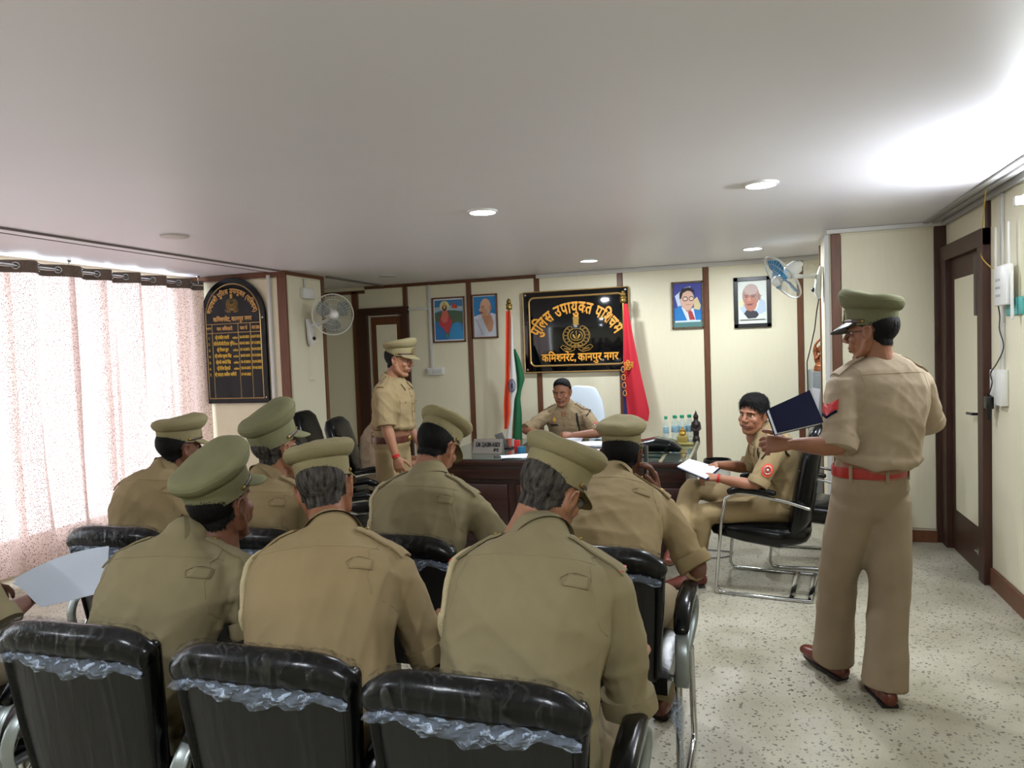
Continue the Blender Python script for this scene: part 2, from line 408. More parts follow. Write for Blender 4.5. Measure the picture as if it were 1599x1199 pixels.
# left pier (faces the room) and window wall
pl = struct('wall_left', Acc().box(XL - .1, -4.25, YS - .17, 6.74, 0, H), M_panel)
pl['label'] = 'cream laminate pier beside the curtained window'
panel_y(-5.36, -4.34, .1, 2.40, pl, y=6.08)
strip_y(-4.34, -4.24, 0, 2.41, pl, y=6.08, m=M_brown)
strip_y(-5.37, -4.24, 2.41, 2.462, pl, y=6.08)
def panel_x(x, y0, y1, z0, z1, parent, s=1, name='wall_panel', m=None, d=.004):
    a, b = (x - .01, x + d) if s > 0 else (x - d, x + .01)
    struct(name, abox(Acc(), a, b, y0 + .004, y1 - .004, z0 + .004, z1 - .004, bev=.002, seg=1), m or M_panel, parent)
panel_x(-4.245, 6.11, 6.69, .1, 2.41, pl)
panel_x(-4.245, 6.69, 6.745, 0, 2.43, pl, name='wood_strip', m=M_brown, d=.014)
panel_x(-4.245, 6.08, 6.745, 2.42, 2.464, pl, name='wood_strip', m=M_brown, d=.014)
M_wallpaint = mat('cream_wall_paint', 'cfc8ae', rough=.7)
ww = struct('wall_window', Acc().box(XL - .12, XL, YREAR, .6, 0, H).box(XL - .12, XL, 5.95, YB + .12, 0, H).box(XL - .12, XL, .6, 5.95, 0, .22).box(XL - .12, XL, .6, 5.95, 2.44, H), M_wallpaint)
wf = Acc()
for y in np.linspace(.6, 5.95, 7): abox(wf, XL - .1, XL - .05, y - .025, y + .025, .22, 2.44, bev=.004, seg=1)
abox(wf, XL - .1, XL - .05, .6, 5.95, .22, .27, bev=.004, seg=1); abox(wf, XL - .1, XL - .05, .6, 5.95, 2.40, 2.44, bev=.004, seg=1)
w1 = struct('window_1', wf, M_white)
M_pane = transmat('window_pane_glass', 'ffffff', (0.04, 0.06), rough=0.02, bumps=0.0)
ys = np.linspace(.6, 5.95, 7)
for a, b in zip(ys[:-1], ys[1:]): struct('pane', Acc().box(XL - .078, XL - .073, a + .025, b - .025, .27, 2.40), M_pane, w1)
# rear wall behind the camera
struct('wall_rear', Acc().box(XL - .1, XR + .1, YREAR - .1, YREAR, 0, H), M_panel)
# right wall
wr = struct('wall_right', Acc().box(XR, XR + .1, YREAR, YB + .12, 0, H), M_panel)
ps = struct('wall_pier', Acc().box(.665, XR, YS + .005, 6.95, 0, H), M_panel)
ps['label'] = 'cream laminate pier beside the dark wooden door'
panel_y(.745, 1.40, .1, 2.42, ps, y=YS)
strip_y(.675, .745, 0, 2.43, ps, y=YS)
strip_y(1.40, 1.478, 0, 2.43, ps, y=YS, m=M_browndk)
strip_y(.64, 1.47, 2.43, 2.464, ps, y=YS, m=M_whitepvc, name='pvc_conduit', d=.03)
panel_x(.665, 6.29, 6.90, .1, 2.42, ps, s=-1)
panel_x(.665, 6.90, 6.95, 0, 2.43, ps, s=-1, name='wood_strip', m=M_brown, d=.014)
struct('baseboard_pier', Acc().box(.675, 1.40, YS - .025, YS - .005, 0, .09), M_brown)
cdu = Acc(); abox(cdu, .628, .664, YS + .0, YS + .05, .0, 2.43, bev=.006); 
struct('trim_conduit', cdu, M_whitepvc)
# right wall panels
panel_x(XR, 4.20, 5.20, .12, 2.42, wr, s=-1); panel_x(XR, 2.9, 4.15, .12, 2.42, wr, s=-1)
panel_x(XR, 5.27, 6.17, 2.27, 2.42, wr, s=-1)
panel_x(XR, 4.15, 4.20, 0, 2.42, wr, s=-1, name='wood_strip', m=M_brown, d=.012)
struct('baseboard_right', Acc().box(XR - .02, XR - .003, YREAR, 5.2, 0, .12), M_brown)
pv = Acc(); abox(pv, XR - .035, XR - .002, YREAR, YS - .03, 2.425, 2.464, bev=.004); abox(pv, XR - .10, XR - .06, YREAR, YS - .05, 2.448, 2.466, bev=.003); abox(pv, XR - .16, XR - .12, YREAR, YS - .02, 2.452, 2.466, bev=.003)
struct('trim_right', pv, M_greypvc)
# door in the right wall
d2 = struct('door_2', abox(Acc(), XR - .012, XR + .01, 5.33, 6.11, .01, 2.15, bev=.004), M_browndk)
struct('door_panel', abox(Acc(), XR - .018, XR, 5.45, 5.97, .32, 2.0, bev=.003), M_panel, d2)
fr = Acc(); abox(fr, XR - .05, XR, 5.22, 5.33, 0, 2.26, bev=.005); abox(fr, XR - .05, XR, 6.10, 6.24, 0, 2.26, bev=.005); abox(fr, XR - .055, XR, 5.22, 6.24, 2.15, 2.26, bev=.005)
struct('door_frame', fr, M_browndk, d2)
struct('wood_strip', Acc().box(XR - .02, XR, 5.215, 5.265, 2.26, 2.43), M_browndk, d2)
h2 = Acc(); abox(h2, XR - .03, XR - .012, 5.36, 5.40, .93, 1.17, bev=.005); h2.tube([(XR - .02, 5.38, 1.08), (XR - .065, 5.38, 1.08)], .009); h2.tube([(XR - .065, 5.38, 1.08), (XR - .065, 5.50, 1.075)], .009)
struct('door_handle', h2, M_black, d2)
struct('door_closer', abox(Acc(), XR - .05, XR - .012, 5.345, 5.40, 1.72, 2.12, bev=.006), mat('dark_closer', '2c211c', rough=.4), d2)
bl = Acc(); bl.tube([(XR - .03, 5.36, .16), (XR - .03, 5.46, .16)], .008); abox(bl, XR - .03, XR - .012, 5.38, 5.44, .14, .18, bev=.003)
struct('door_bolt', bl, M_chrome, d2)
# ceiling channel near the windows
tr = Acc(); abox(tr, -4.40, -4.30, YREAR, 6.05, H - .012, H + .01, bev=.003)
struct('trim_ceiling', tr, M_ceil)
tr2 = Acc()
for x in (-4.415, -4.285): tr2.box(x - .006, x + .006, YREAR, 6.05, H - .014, H + .01)
abox(tr2, -4.22, -4.19, 6.75, 8.0, H - .02, H + .005, bev=.003)
struct('trim_dark_edges', tr2, mat('trim_brown_grey', '6b625e', rough=.6))  # brown-grey edge strips along the channel, plus a thin ceiling conduit

# ------------------------------------------------------------------ curtains
def curtain(y0, y1, zb, ph, label, nper):
    t = thing('curtain', label, 'curtain', (XL + .17, (y0 + y1) / 2, 0), group=None)
    a = Acc(); nu, nv = int((y1 - y0) / .012), 40; rng = random.Random(int(y0 * 10))
    y = np.linspace(y0, y1, nu); z = np.linspace(2.33, zb, nv)
    U, Z = np.meshgrid(y, z, indexing='ij')
    wv = np.sin((U - y0) / (y1 - y0) * nper * 2 * PI + ph + .25 * np.sin(Z * 2.1 + U * 3)) + .25 * np.sin((U - y0) * 31 + 1.5 * np.sin(Z * 1.5)) * np.clip((2.33 - Z) / 1.0, 0, 1)
    amp = .060 + .014 * np.sin(U * 5.1)
    X = XL + .17 + amp * wv + .012 * np.sin(U * 23 + Z * 2) * (2.3 - Z) / 2.2
    YY = U + .03 * np.sin(Z * 1.3 + U * 2) * (2.33 - Z) / 2
    Zz = Z + .02 * wv * (Z < zb + .1)
    a.grid(np.stack([X, YY, Zz], -1))
    o = obj('cloth', a, M_curtain, t, angle=None)
    b = Acc(); z = np.linspace(2.42, 2.325, 4); U, Z = np.meshgrid(y, z, indexing='ij')
    wv = np.sin((U - y0) / (y1 - y0) * nper * 2 * PI + ph + .25 * np.sin(2.33 * 2.1 + U * 3)); amp = .060 + .014 * np.sin(U * 5.1)
    b.grid(np.stack([XL + .17 + amp * wv + .003, U, Z], -1)); hb = obj('heading_band', b, M_curtband, t, angle=None)
    k = 0
    yy = np.linspace(y0 + .02, y1 - .02, 2000); w2 = np.sin((yy - y0) / (y1 - y0) * nper * 2 * PI + ph + .25 * np.sin(2.33 * 2.1 + yy * 3))
    for i in range(len(yy) - 1):
        if w2[i] * w2[i + 1] < 0:
            g = Acc(); c = np.array([XL + .17, yy[i], 2.375]); nrm = unit((1, -.62 if w2[i] < 0 else .62, 0)); ax = np.cross(nrm, (0, 0, 1.))
            ring = [c + nrm * .006 + (ax * math.cos(q) + np.array([0, 0, 1.]) * math.sin(q)) * .024 for q in np.linspace(0, 2 * PI, 15)]
            g.tube(ring, .0055, n=6, caps=False); obj('grommet', g, M_chrome, t)
    return t
curtain(4.50, 6.04, .18, 0.4, 'printed curtain nearest the honour board, hem showing behind the far left seated officer', 5)
curtain(3.10, 4.53, .06, 2.1, 'printed curtain at the left edge of the photo, hanging almost to the floor', 4)
curtain(1.7, 3.08, .06, 1.0, 'printed curtain outside the left edge of the frame, nearest the camera', 3.5)
rod = thing('curtain_rod', 'steel rod the printed window curtains hang from', 'curtain rod', (XL + .17, 4, 2.375))
obj('rod', Acc().tube([(XL + .17, 1.6, 2.375), (XL + .17, 6.04, 2.375)], .013), M_chrome, rod)
for y in (1.8, 3.2, 4.52, 5.98):
    b = Acc(); b.tube([(XL + .17, y, 2.375), (XL + .17, y, 2.466)], .006); b.tube([(XL + .17, y, 2.462), (XL + .17, y, 2.468)], .02)
    obj('bracket', b, M_chrome, rod)

# ------------------------------------------------------------------ ceiling lights
M_lens = mat('lit_led_lens', 'ffffff', rough=.4, emit='f2f8ff', estr=12)
M_lensoff = mat('unlit_led_lens', 'b9b4b0', rough=.4)
LABD = {(-1.51, 4.22): 'lit round downlight in the middle of the ceiling, larger looking', (.11, 4.23): 'lit round downlight nearest the right wall and the standing officer',
        (-1.43, 7.05): 'lit round downlight right above the black nameboard', (.10, 7.05): 'lit round downlight above the black framed portrait', (-3.67, 4.02): 'unlit round downlight on the left, nearer the window', (-3.66, 7.09): 'unlit round downlight far back near the wall fan'}
def downlight(x, y, lit, label, watts=27):
    t = thing('ceiling_downlight', label, 'ceiling light', (x, y, H), group='round ceiling downlights')
    a = Acc(); a.lathe([(.078, -.002), (.080, -.012), (.090, -.010), (.095, 0.002), (.095, .01)], (x, y, H), n=28); obj('trim_ring', a, M_white if lit else M_lensoff, t)
    a = Acc(); a.lathe([(.001, -.014), (.06, -.0135), (.082, -.0115), (.082, 0.0)], (x, y, H), n=28); obj('diffuser', a, M_lens if lit else M_lensoff, t)
    if lit:
        d = bpy.data.lights.new('downlight_lamp', 'AREA'); d.shape = 'DISK'; d.size = .12; d.energy = watts; d.color = (.87, .93, 1.0)
        o = bpy.data.objects.new('downlight_lamp', d); C.objects.link(o); o.parent = t; o.location = (0, 0, -.02)
for (x, y), lb in LABD.items(): downlight(x, y, x > -3, lb)
for k, (x, y) in enumerate([(-1.55, -.1), (.12, 0.1), (-3.6, -.1)]):
    t = downlight(x, y, True, ['lit round downlight above the nearest row of seats', 'lit round downlight above the camera on the right', 'lit round downlight above the camera on the left'][k])
# LED tube on the right wall
t = thing('tube_light', 'lit white tube light high on the right wall above the router', 'tube light', (XR, 4.0, 2.31))
a = Acc(); abox(a, XR - .03, XR - .004, 3.30, 4.62, 2.29, 2.33, bev=.005); obj('batten', a, M_white, t)
a = Acc().tube([(XR - .05, 3.36, 2.31), (XR - .05, 4.56, 2.31)], .017); obj('tube', a, mat('lit_tube', 'ffffff', emit='eef6ff', estr=26), t)
for y in (3.33, 4.59):
    a = Acc(); abox(a, XR - .07, XR - .01, y - .02, y + .02, 2.285, 2.335, bev=.005); obj('lamp_holder', a, M_white, t)
d = bpy.data.lights.new('tube_lamp', 'AREA'); d.shape = 'RECTANGLE'; d.size = 1.15; d.size_y = .03; d.energy = 46; d.color = (.88, .94, 1.0)
o = bpy.data.objects.new('tube_lamp', d); C.objects.link(o); o.location = (XR - .075, 3.96, 2.31); o.rotation_euler = (0, math.radians(90), math.radians(0)); 
o.rotation_euler = Matrix(((0, 0, 1), (1, 0, 0), (0, 1, 0))).to_euler()
# ================================================================== lettering
_gc = {}
def glyph(s, bold=.012, cut=None):
    k = (s, bold, cut); extra = max(0, bold - .012); bold = min(bold, .012)
    if k in _gc: return _gc[k]
    c = bpy.data.curves.new('g', 'FONT'); c.body = s; c.size = 1; c.offset = bold; c.resolution_u = 2
    o = bpy.data.objects.new('g', c); C.objects.link(o); bpy.context.view_layer.update()
    me = bpy.data.meshes.new_from_object(o.evaluated_get(bpy.context.evaluated_depsgraph_get()))
    b = bmesh.new(); b.from_mesh(me)
    if len(b.verts): mxx = max(v.co.x for v in b.verts) - bold
    else: mxx = .3
    if cut:
        bmesh.ops.bisect_plane(b, geom=list(b.verts) + list(b.edges) + list(b.faces), plane_co=(cut, 0, 0), plane_no=(1, 0, 0), clear_outer=True); mxx = cut
    b.verts.index_update(); V = np.array([v.co[:] for v in b.verts]).reshape(-1, 3); F = [[v.index for v in f.verts] for f in b.faces]; b.free()
    bpy.data.objects.remove(o); bpy.data.curves.remove(c); bpy.data.meshes.remove(me)
    if extra > 0:
        n = len(V); sh = [(extra, 0), (-extra, 0), (0, extra), (0, -extra)]
        V = np.concatenate([V] + [V + (dx, dy, .0004 * (i + 1)) for i, (dx, dy) in enumerate(sh)]); F = [[j + n * q for j in f] for q in range(5) for f in F]
    _gc[k] = (V, F, mxx); return _gc[k]
MARKS = 'ुूेैंँृ'
HALF = {'क': .60, 'श': .52, 'त': .40, 'स': .52, 'न': .40, 'म': .44, 'प': .40, 'ब': .42, 'य': .42, 'ग': .38, 'च': .47, 'ल': .52, 'ज': .55}
def dev_tokens(s):
    """logical Devanagari string -> visual tokens (glyph, cut)"""
    out = []; i = 0; cl = []  # cluster start index
    while i < len(s):
        ch = s[i]
        if ch == 'ि':
            out.insert(cl[-1], ('ि', None)); i += 1; continue
        if i + 1 < len(s) and s[i + 1] == '्' and i + 2 < len(s) and s[i + 2] in HALF.keys() | set('रहदटडवभखजझठढणथधफ'):
            st = len(out)
            if s[i + 2] == 'र': out.append((ch, None)); out.append(('्', None)); cl.append(st); i += 3; continue
            out.append((ch, HALF.get(ch, .5))); cl.append(st); i += 2
            # following consonant joins the same cluster
            out.append((s[i], None)); i += 1; continue
        if ch in MARKS or ch == 'ा' or ch == 'ी' or ch == 'ो': out.append((ch, None))
        else: cl.append(len(out)); out.append((ch, None))
        i += 1
    return out
def layout(s, size, bold=.012, dev=True, track=0.0):
    toks = dev_tokens(s) if dev else [(c, None) for c in s]
    x = 0; res = []
    for g, cut in toks:
        if g == ' ': x += .26; continue
        V, F, adv = glyph(g, bold, cut)
        if len(V) == 0: x += .3; continue
        if g == 'ि': adv = .26
        if g == 'ी': adv = .27
        if g in MARKS or g == '्':
            res.append((V + (x, 0, 0), F, x + V[:, 0].mean()))
        else:
            res.append((V + (x, 0, 0), F, x + adv / 2)); x += adv + track
    return [(V * size, F, c * size) for V, F, c in res], x * size
def text_acc(acc, s, cx, z, y, size, width=None, bold=.012, dev=True, arc=None, track=0.0, squash=1.0):
    """text in the X-Z plane at depth y, centred at cx; arc = radius of a circle below the text"""
    gl, w = layout(s, size, bold, dev, track)
    k = (width / w) if width else 1.0
    for V, F, c in gl:
        X = V[:, 0] * k; Z = V[:, 1] * squash
        if arc:
            a = (c * k - w * k / 2) / arc; dx = X - c * k
            ca, sa = math.cos(a), math.sin(a); RR = arc
            px = cx + RR * sa + dx * ca + Z * sa; pz = z + RR * (ca - 1) - dx * sa + Z * ca
        else: px = cx + X - w * k / 2; pz = z + Z
        P = np.stack([px, y - V[:, 2] / size * 1.2, pz], -1)
        # give the letter a thickness
        n = len(P); Q = P.copy(); Q[:, 1] += .004
        acc.add(np.concatenate([P, Q]), [tuple(f) for f in F] + [tuple(i + n for i in reversed(f)) for f in F])
    return w * k
def rrect(x0, x1, z0, z1, r, n=6):
    P = []
    for cx, cz, a0 in ((x1 - r, z1 - r, 0), (x0 + r, z1 - r, 90), (x0 + r, z0 + r, 180), (x1 - r, z0 + r, 270)):
        for i in range(n + 1):
            a = math.radians(a0 + 90 * i / n); P.append((cx + r * math.cos(a), cz + r * math.sin(a)))
    return P
def line_loop(acc, pts, y, r):
    P = [(p[0], y, p[1]) for p in pts]; acc.tube(P + [P[0], P[1]], r, n=4, caps=False); return acc
def crest(acc, cx, cz, s, y, sx=1.0):
    """police crest: lion capital on top, wreath of loops, bow and fish in a circle, ribbon below"""
    def P(pts): return [(cx + a * s * sx, y, cz + b * s) for a, b in pts]
    def arc(x, z, rx, rz, a0, a1, n=14, r=.018): acc.tube(P([(x + rx * math.cos(math.radians(q)), z + rz * math.sin(math.radians(q))) for q in np.linspace(a0, a1, n)]), r * s, n=5)
    # capital
    for z0, z1, w in ((.52, .58, .14), (.58, .62, .11), (.62, .80, .13), (.80, .86, .15)): acc.box(cx - w * s, cx + w * s, y - .004, y + .004, cz + z0 * s, cz + z1 * s)
    for x in (-.09, 0, .09): acc.ell((cx + x * s, y, cz + .88 * s), (.05 * s, .006, .05 * s), nu=8, nv=6)
    # wreath: overlapping small rings around a horseshoe
    for q in np.linspace(-235, 55, 15):
        a = math.radians(q + 0); x, z = .40 * math.cos(a), .02 + .44 * math.sin(a)
        arc(x, z, .085, .085, 0, 360, 9, .016)
    arc(0, .02, .50, .54, -230, 50, 30, .014); arc(0, .02, .30, .34, 0, 360, 24, .014)
    # bow, string and two fish
    arc(-.02, .02, .20, .22, 120, 300, 12, .02); arc(.02, .02, .20, .22, -120, 60, 12, .02)
    for sg in (-1, 1): acc.ell((cx + sg * .11 * s, y, cz - .02 * s), (.05 * s, .005, .13 * s), rot=roty(sg * .5), nu=8, nv=6)
    acc.tube(P([(0, -.2), (0, .24)]), .014 * s, n=5)
    # ribbon
    for sg in (-1, 1):
        acc.tube(P([(sg * .08, -.62), (sg * .22, -.72), (sg * .46, -.66), (sg * .60, -.50), (sg * .52, -.40), (sg * .40, -.46), (sg * .28, -.56), (sg * .08, -.50), (sg * .08, -.62)]), .018 * s, n=5)
        acc.tube(P([(sg * .22, -.63), (sg * .45, -.56)]), .03 * s, n=5)
    acc.tube(P([(-.2, -.46), (0, -.42), (.2, -.46)]), .03 * s, n=5)

# ------------------------------------------------------------------ black nameboard on the back wall
bx0, bx1, bz0, bz1 = -2.41, -1.19, 1.34, 2.265
t = thing('nameboard', 'black acrylic office nameboard with gold lettering between the two flags', 'sign', ((bx0 + bx1) / 2, YB - .05, bz0))
yb = YB - .055
obj('plate', abox(Acc(), bx0, bx1, yb, yb + .03, bz0, bz1, bev=.004), M_acrylic, t)
a = Acc(); line_loop(a, rrect(bx0 + .003, bx1 - .003, bz0 + .003, bz1 - .003, .01, 2), yb, .006); obj('edge_line', a, M_goldline, t)
a = Acc(); line_loop(a, rrect(bx0 + .075, bx1 - .06, bz0 + .075, bz1 - .07, .06), yb - .002, .010); obj('border', a, M_goldline, t)
a = Acc(); cxb = (bx0 + bx1) / 2 + .01
text_acc(a, 'पुलिस उपायुक्त पश्चिम', cxb, 2.01, yb - .006, .185, width=1.08, bold=.03, arc=.50)
text_acc(a, 'कमिश्नरेट, कानपुर नगर', cxb + .03, 1.465, yb - .006, .125, width=.88, bold=.03)
obj('lettering', a, M_gold, t, smooth=False)
a = Acc(); crest(a, cxb, 1.741, .243, yb - .004, 1.28); obj('crest', a, mat('crest_bronze', 'a8843e', rough=.4, metal=.3), t)
for x in (bx0 + .035, bx1 - .035):
    for z in (bz0 + .035, bz1 - .035):
        obj('standoff_screw', Acc().ell((x, yb - .003, z), (.014, .008, .014)), M_chrome, t)
# ------------------------------------------------------------------ arched honour board on the pier
ax0, ax1, az0, az1 = -5.235, -4.475, 1.175, 2.43
yh = 6.08 - .045; hw = (ax1 - ax0) / 2; hc = (ax0 + ax1) / 2
def arch(x0, x1, z0, z1, n=22):
    cx = (x0 + x1) / 2; r = (x1 - x0) / 2; rz = r * 1.02
    return [(x0, z0), (x1, z0)] + [(cx + r * math.cos(q), z1 - rz + rz * math.sin(q)) for q in np.linspace(0, PI, n)]
t = thing('honour_board', 'arched black board listing officers in gold beside the curtain', 'sign', (hc, yh, az0))
obj('plate', Acc().prism(arch(ax0, ax1, az0, az1), yh, yh + .03), mat('black_board_gloss', '07090d', rough=.2, spec=.25), t, smooth=False)
a = Acc(); ins = arch(ax0 + .055, ax1 - .055, az0 + .05, az1 - .06); line_loop(a, ins, yh, .005)
zl0, zl1 = 1.955, 1.90
def hl(z, xa=ax0 + .055, xb=ax1 - .055): a.tube([(xa, yh, z), (xb, yh, z)], .0035, n=4)
def vl(x, z1=1.955, z0=az0 + .05): a.tube([(x, yh, z0), (x, yh, z1)], .0035, n=4)
hl(1.975); hl(1.885); vl(ax0 + .125, 1.975); vl(ax0 + .44, 1.975); vl(ax0 + .585, 1.975)
obj('ruled_lines', a, M_goldline, t)
a = Acc()
text_acc(a, 'नामावली पुलिस उपायुक्त (पश्चिम)', hc, 2.275, yh - .003, .07, width=.70, bold=.03, arc=.268)
text_acc(a, 'कमिश्नरेट, कानपुर नगर', hc, 2.00, yh - .003, .062, width=.46, bold=.03)
text_acc(a, 'क्रमांक', ax0 + .09, 1.925, yh - .003, .03, width=.055, bold=.02)
text_acc(a, 'नाम अधिकारी', ax0 + .28, 1.91, yh - .003, .05, width=.19, bold=.02)
text_acc(a, 'कब से', ax0 + .51, 1.91, yh - .003, .05, width=.085, bold=.02)
text_acc(a, 'कब तक', ax0 + .65, 1.91, yh - .003, .05, width=.09, bold=.02)
obj('heading_lettering', a, mat('pale_gold_lettering', 'c99a58', rough=.35, metal=.2), t, smooth=False)
a = Acc()
rows = [('श्री संजीव त्यागी', '26-03-2021', '02-07-2021'), ('डॉ.बी.बी.जी.टी.एस. मूर्ति', '03-07-2021', '27-11-2022'), ('श्री विजय ढुल', '27-11-2022', '18-09-2023'), ('श्री राजेश कुमार सिंह', '18-09-2023', '13-11-2024'),
        ('श्रीमती आरती सिंह', '14-11-2024', '22-04-2025'), ('श्री दिनेश त्रिपाठी', '23-04-2025', '07-08-2025'), ('श्री एस.एम. कासिम आबिदी', '07-09-2025', '')]
for i, (nm, d0, d1_) in enumerate(rows):
    z = 1.825 - i * .062
    text_acc(a, str(i + 1) + '.', ax0 + .085, z, yh - .003, .035, dev=False, bold=.02)
    text_acc(a, nm, ax0 + .245 + (.02 if i in (1, 6) else 0), z, yh - .003, .045, width=(.17, .25, .14, .2, .18, .16, .26)[i], bold=.035)
    if i != 6: text_acc(a, 'आई.पी.एस', ax0 + .40, z - .002, yh - .003, .024, width=.062, bold=.03)
    text_acc(a, d0, ax0 + .512, z, yh - .003, .036, width=.115, dev=False, bold=.035)
    if d1_: text_acc(a, d1_, ax0 + .645, z, yh - .003, .036, width=.105, dev=False, bold=.035)
obj('list_lettering', a, mat('yellow_gold_lettering', 'd8b03a', rough=.4, metal=.1), t, smooth=False)
a = Acc(); crest(a, hc, 2.165, .112, yh - .002, 1.2); obj('crest', a, MATS['crest_bronze'], t)
for x in (ax0 + .025, ax1 - .025):
    for z in (1.23, 2.02): obj('standoff_screw', Acc().ell((x, yh - .002, z), (.01, .006, .01)), M_chrome, t)
# ================================================================== PEOPLE
# ---- head, built once in its own frame: x right, y forward, z up, origin between the ears
def ss(e0, e1, x): t = np.clip((x - e0) / (e1 - e0), 0, 1); return t * t * (3 - 2 * t)
def build_head():
    a = Acc()
    a.ell((0, -.014, .038), (.0765, .098, .083), nu=28, nv=18)
    a.tube([(0, .012, .035), (0, .018, 0), (0, .026, -.035), (0, .034, -.068), (0, .045, -.094)], [(.067, .076), (.0685, .072), (.065, .064), (.054, .053), (.031, .035)], n=20, xaxis=(1, 0, 0))
    a.tube([(-.058, -.005, -.02), (-.050, .012, -.062), (-.022, .052, -.098)], [.024, .023, .018], n=10)
    a.tube([(.058, -.005, -.02), (.050, .012, -.062), (.022, .052, -.098)], [.024, .023, .018], n=10)
    a.ell((0, .066, -.098), (.023, .018, .017))
    # brow, nose, cheeks, mouth
    a.tube([(-.048, .068, .034), (-.02, .084, .036), (.02, .084, .036), (.048, .068, .034)], [.010, .011, .011, .010], n=8)
    a.tube([(0, .084, .030), (0, .096, .010), (0, .110, -.016)], [(.009, .009), (.010, .010), (.014, .012)], n=10, xaxis=(1, 0, 0))
    for s in (-1, 1):
        a.ell((s * .013, .099, -.022), (.0095, .012, .009)); a.ell((s * .040, .060, -.018), (.026, .023, .026))
        a.ell((s * .030, .066, -.045), (.022, .022, .025))
        # ear: disc, rim and lobe
        a.ell((s * .079, -.008, -.002), (.009, .018, .029), rot=rotz(-s * .35))
        a.tube([(s * .078, .010, -.012), (s * .084, .012, .012), (s * .089, .000, .030), (s * .092, -.018, .026), (s * .090, -.024, .004), (s * .083, -.012, -.024), (s * .079, .004, -.032)], .0052, n=6)
    a.ell((0, .086, -.052), (.026, .012, .008)); a.ell((0, .084, -.066), (.022, .012, .009))
    a.tube([(0, -.020, -.02), (0, -.026, -.09), (0, -.034, -.15)], [.058, .054, .056], n=18)
    V, F = fuse(a, .0034, 9, .55)
    # eye sockets, philtrum line, mouth line
    for s in (-1, 1):
        d = np.exp(-(((V[:, 0] - s * .031) / .017) ** 2 + ((V[:, 2] - .012) / .011) ** 2)); V[:, 1] -= .010 * d * (V[:, 1] > .03)
        d = np.exp(-(((V[:, 0] - s * .088) / .006) ** 2 + ((V[:, 1] + .006) / .010) ** 2 + ((V[:, 2] - .002) / .015) ** 2)); V[:, 0] -= s * .005 * d
    d = np.exp(-((V[:, 2] + .0585) / .0022) ** 2) * (np.abs(V[:, 0]) < .026) * (V[:, 1] > .06); V[:, 1] -= .003 * d
    return V, F
HEADV, HEADF = build_head()
HEADN = vnormals(HEADV, HEADF)
def sub_surface(mask, off, name):
    """faces whose vertices all lie in the mask, pushed out along the normal: hair, brows, lips"""
    keep = [f for f in HEADF if all(mask[i] > 0 for i in f)]
    ids = sorted({i for f in keep for i in f}); mp = {i: k for k, i in enumerate(ids)}
    V = HEADV[ids] + HEADN[ids] * off[ids][:, None]
    return V, [tuple(mp[i] for i in f) for f in keep]
def hairline(thick=.006, full=False, receding=0.0, side=0.0):
    y = HEADV[:, 1]; z = HEADV[:, 2]; x = np.abs(HEADV[:, 0])
    line = np.interp(y, [-.11, -.05, -.03, .0, .012, .035, .06, .09], [-.062, -.055, -.034, -.005, .030, .040, .064, .090 + receding])
    line = line + side * ss(-.07, .01, y) * (1 - ss(.07, .10, y)) 
    fz = z - line - (.0012 + .003 * (y > .03)) * (np.sin(HEADV[:, 0] * 260 + y * 170) + .7 * np.sin(HEADV[:, 0] * 610 - z * 300)) - .010 * ss(.02, .05, x) * ss(.055, .08, y) * ss(.05, .07, z)
    ear = ((y + .006) / .030) ** 2 + ((z + .0) / .038) ** 2 < 1
    m = (fz > 0) & ~((x > .071) & ear)
    wob = .5 + .5 * np.sin(HEADV[:, 0] * 310 + 2 * np.sin(y * 190)) * np.sin(y * 260 + z * 170)
    t = ss(0, .018, fz) * thick * (1 + (.35 if full else .1) * wob)
    if full: t *= 1 + 1.6 * ss(.06, .11, z) + .5 * ss(.03, .08, y) * ss(.06, .09, z)
    return m.astype(float), t + .0006
def patch_mask(cx, cz, rx, rz, arch=0.0):
    x = np.abs(HEADV[:, 0]); dz = HEADV[:, 2] - cz + arch * ((x - cx) / .02) ** 2
    return ((((x - cx) / rx) ** 2 + (dz / rz) ** 2 < 1) & (HEADV[:, 1] > .04)).astype(float)
HAIR = {}
def strands(mask, off, length, count, lift, seed):
    rs = np.random.RandomState(seed); ids = np.where((mask > 0) & (off > .0012))[0]; pick = rs.choice(ids, count); V = []; F = []
    P = HEADV[pick] + HEADN[pick] * (off[pick] * .85)[:, None] + rs.normal(size=(count, 3)) * .0012; N = HEADN[pick]
    g = np.stack([rs.normal(size=count) * .25, -.35 + .9 * ss(.02, .09, HEADV[pick, 1]) * ss(.05, .1, HEADV[pick, 2]) + rs.normal(size=count) * .25, -1 + 0 * pick + 1.2 * ss(.07, .11, HEADV[pick, 2])], -1)
    T = g - N * np.sum(g * N, 1)[:, None]; T /= np.linalg.norm(T, axis=1)[:, None] + 1e-9
    S = np.cross(T, N); L = length * rs.uniform(.6, 1.3, count)[:, None]; w_ = .0011
    tip = P + T * L + N * L * lift * rs.uniform(.3, 1.5, count)[:, None]; mid = P + T * L * .5 + N * L * lift * .7
    V = np.concatenate([P - S * w_, P + S * w_, mid + S * w_, mid - S * w_, tip]); n = count
    for i in range(n): F.append((i, i + n, i + 2 * n, i + 3 * n)); F.append((i + 3 * n, i + 2 * n, i + 4 * n))
    return V, F
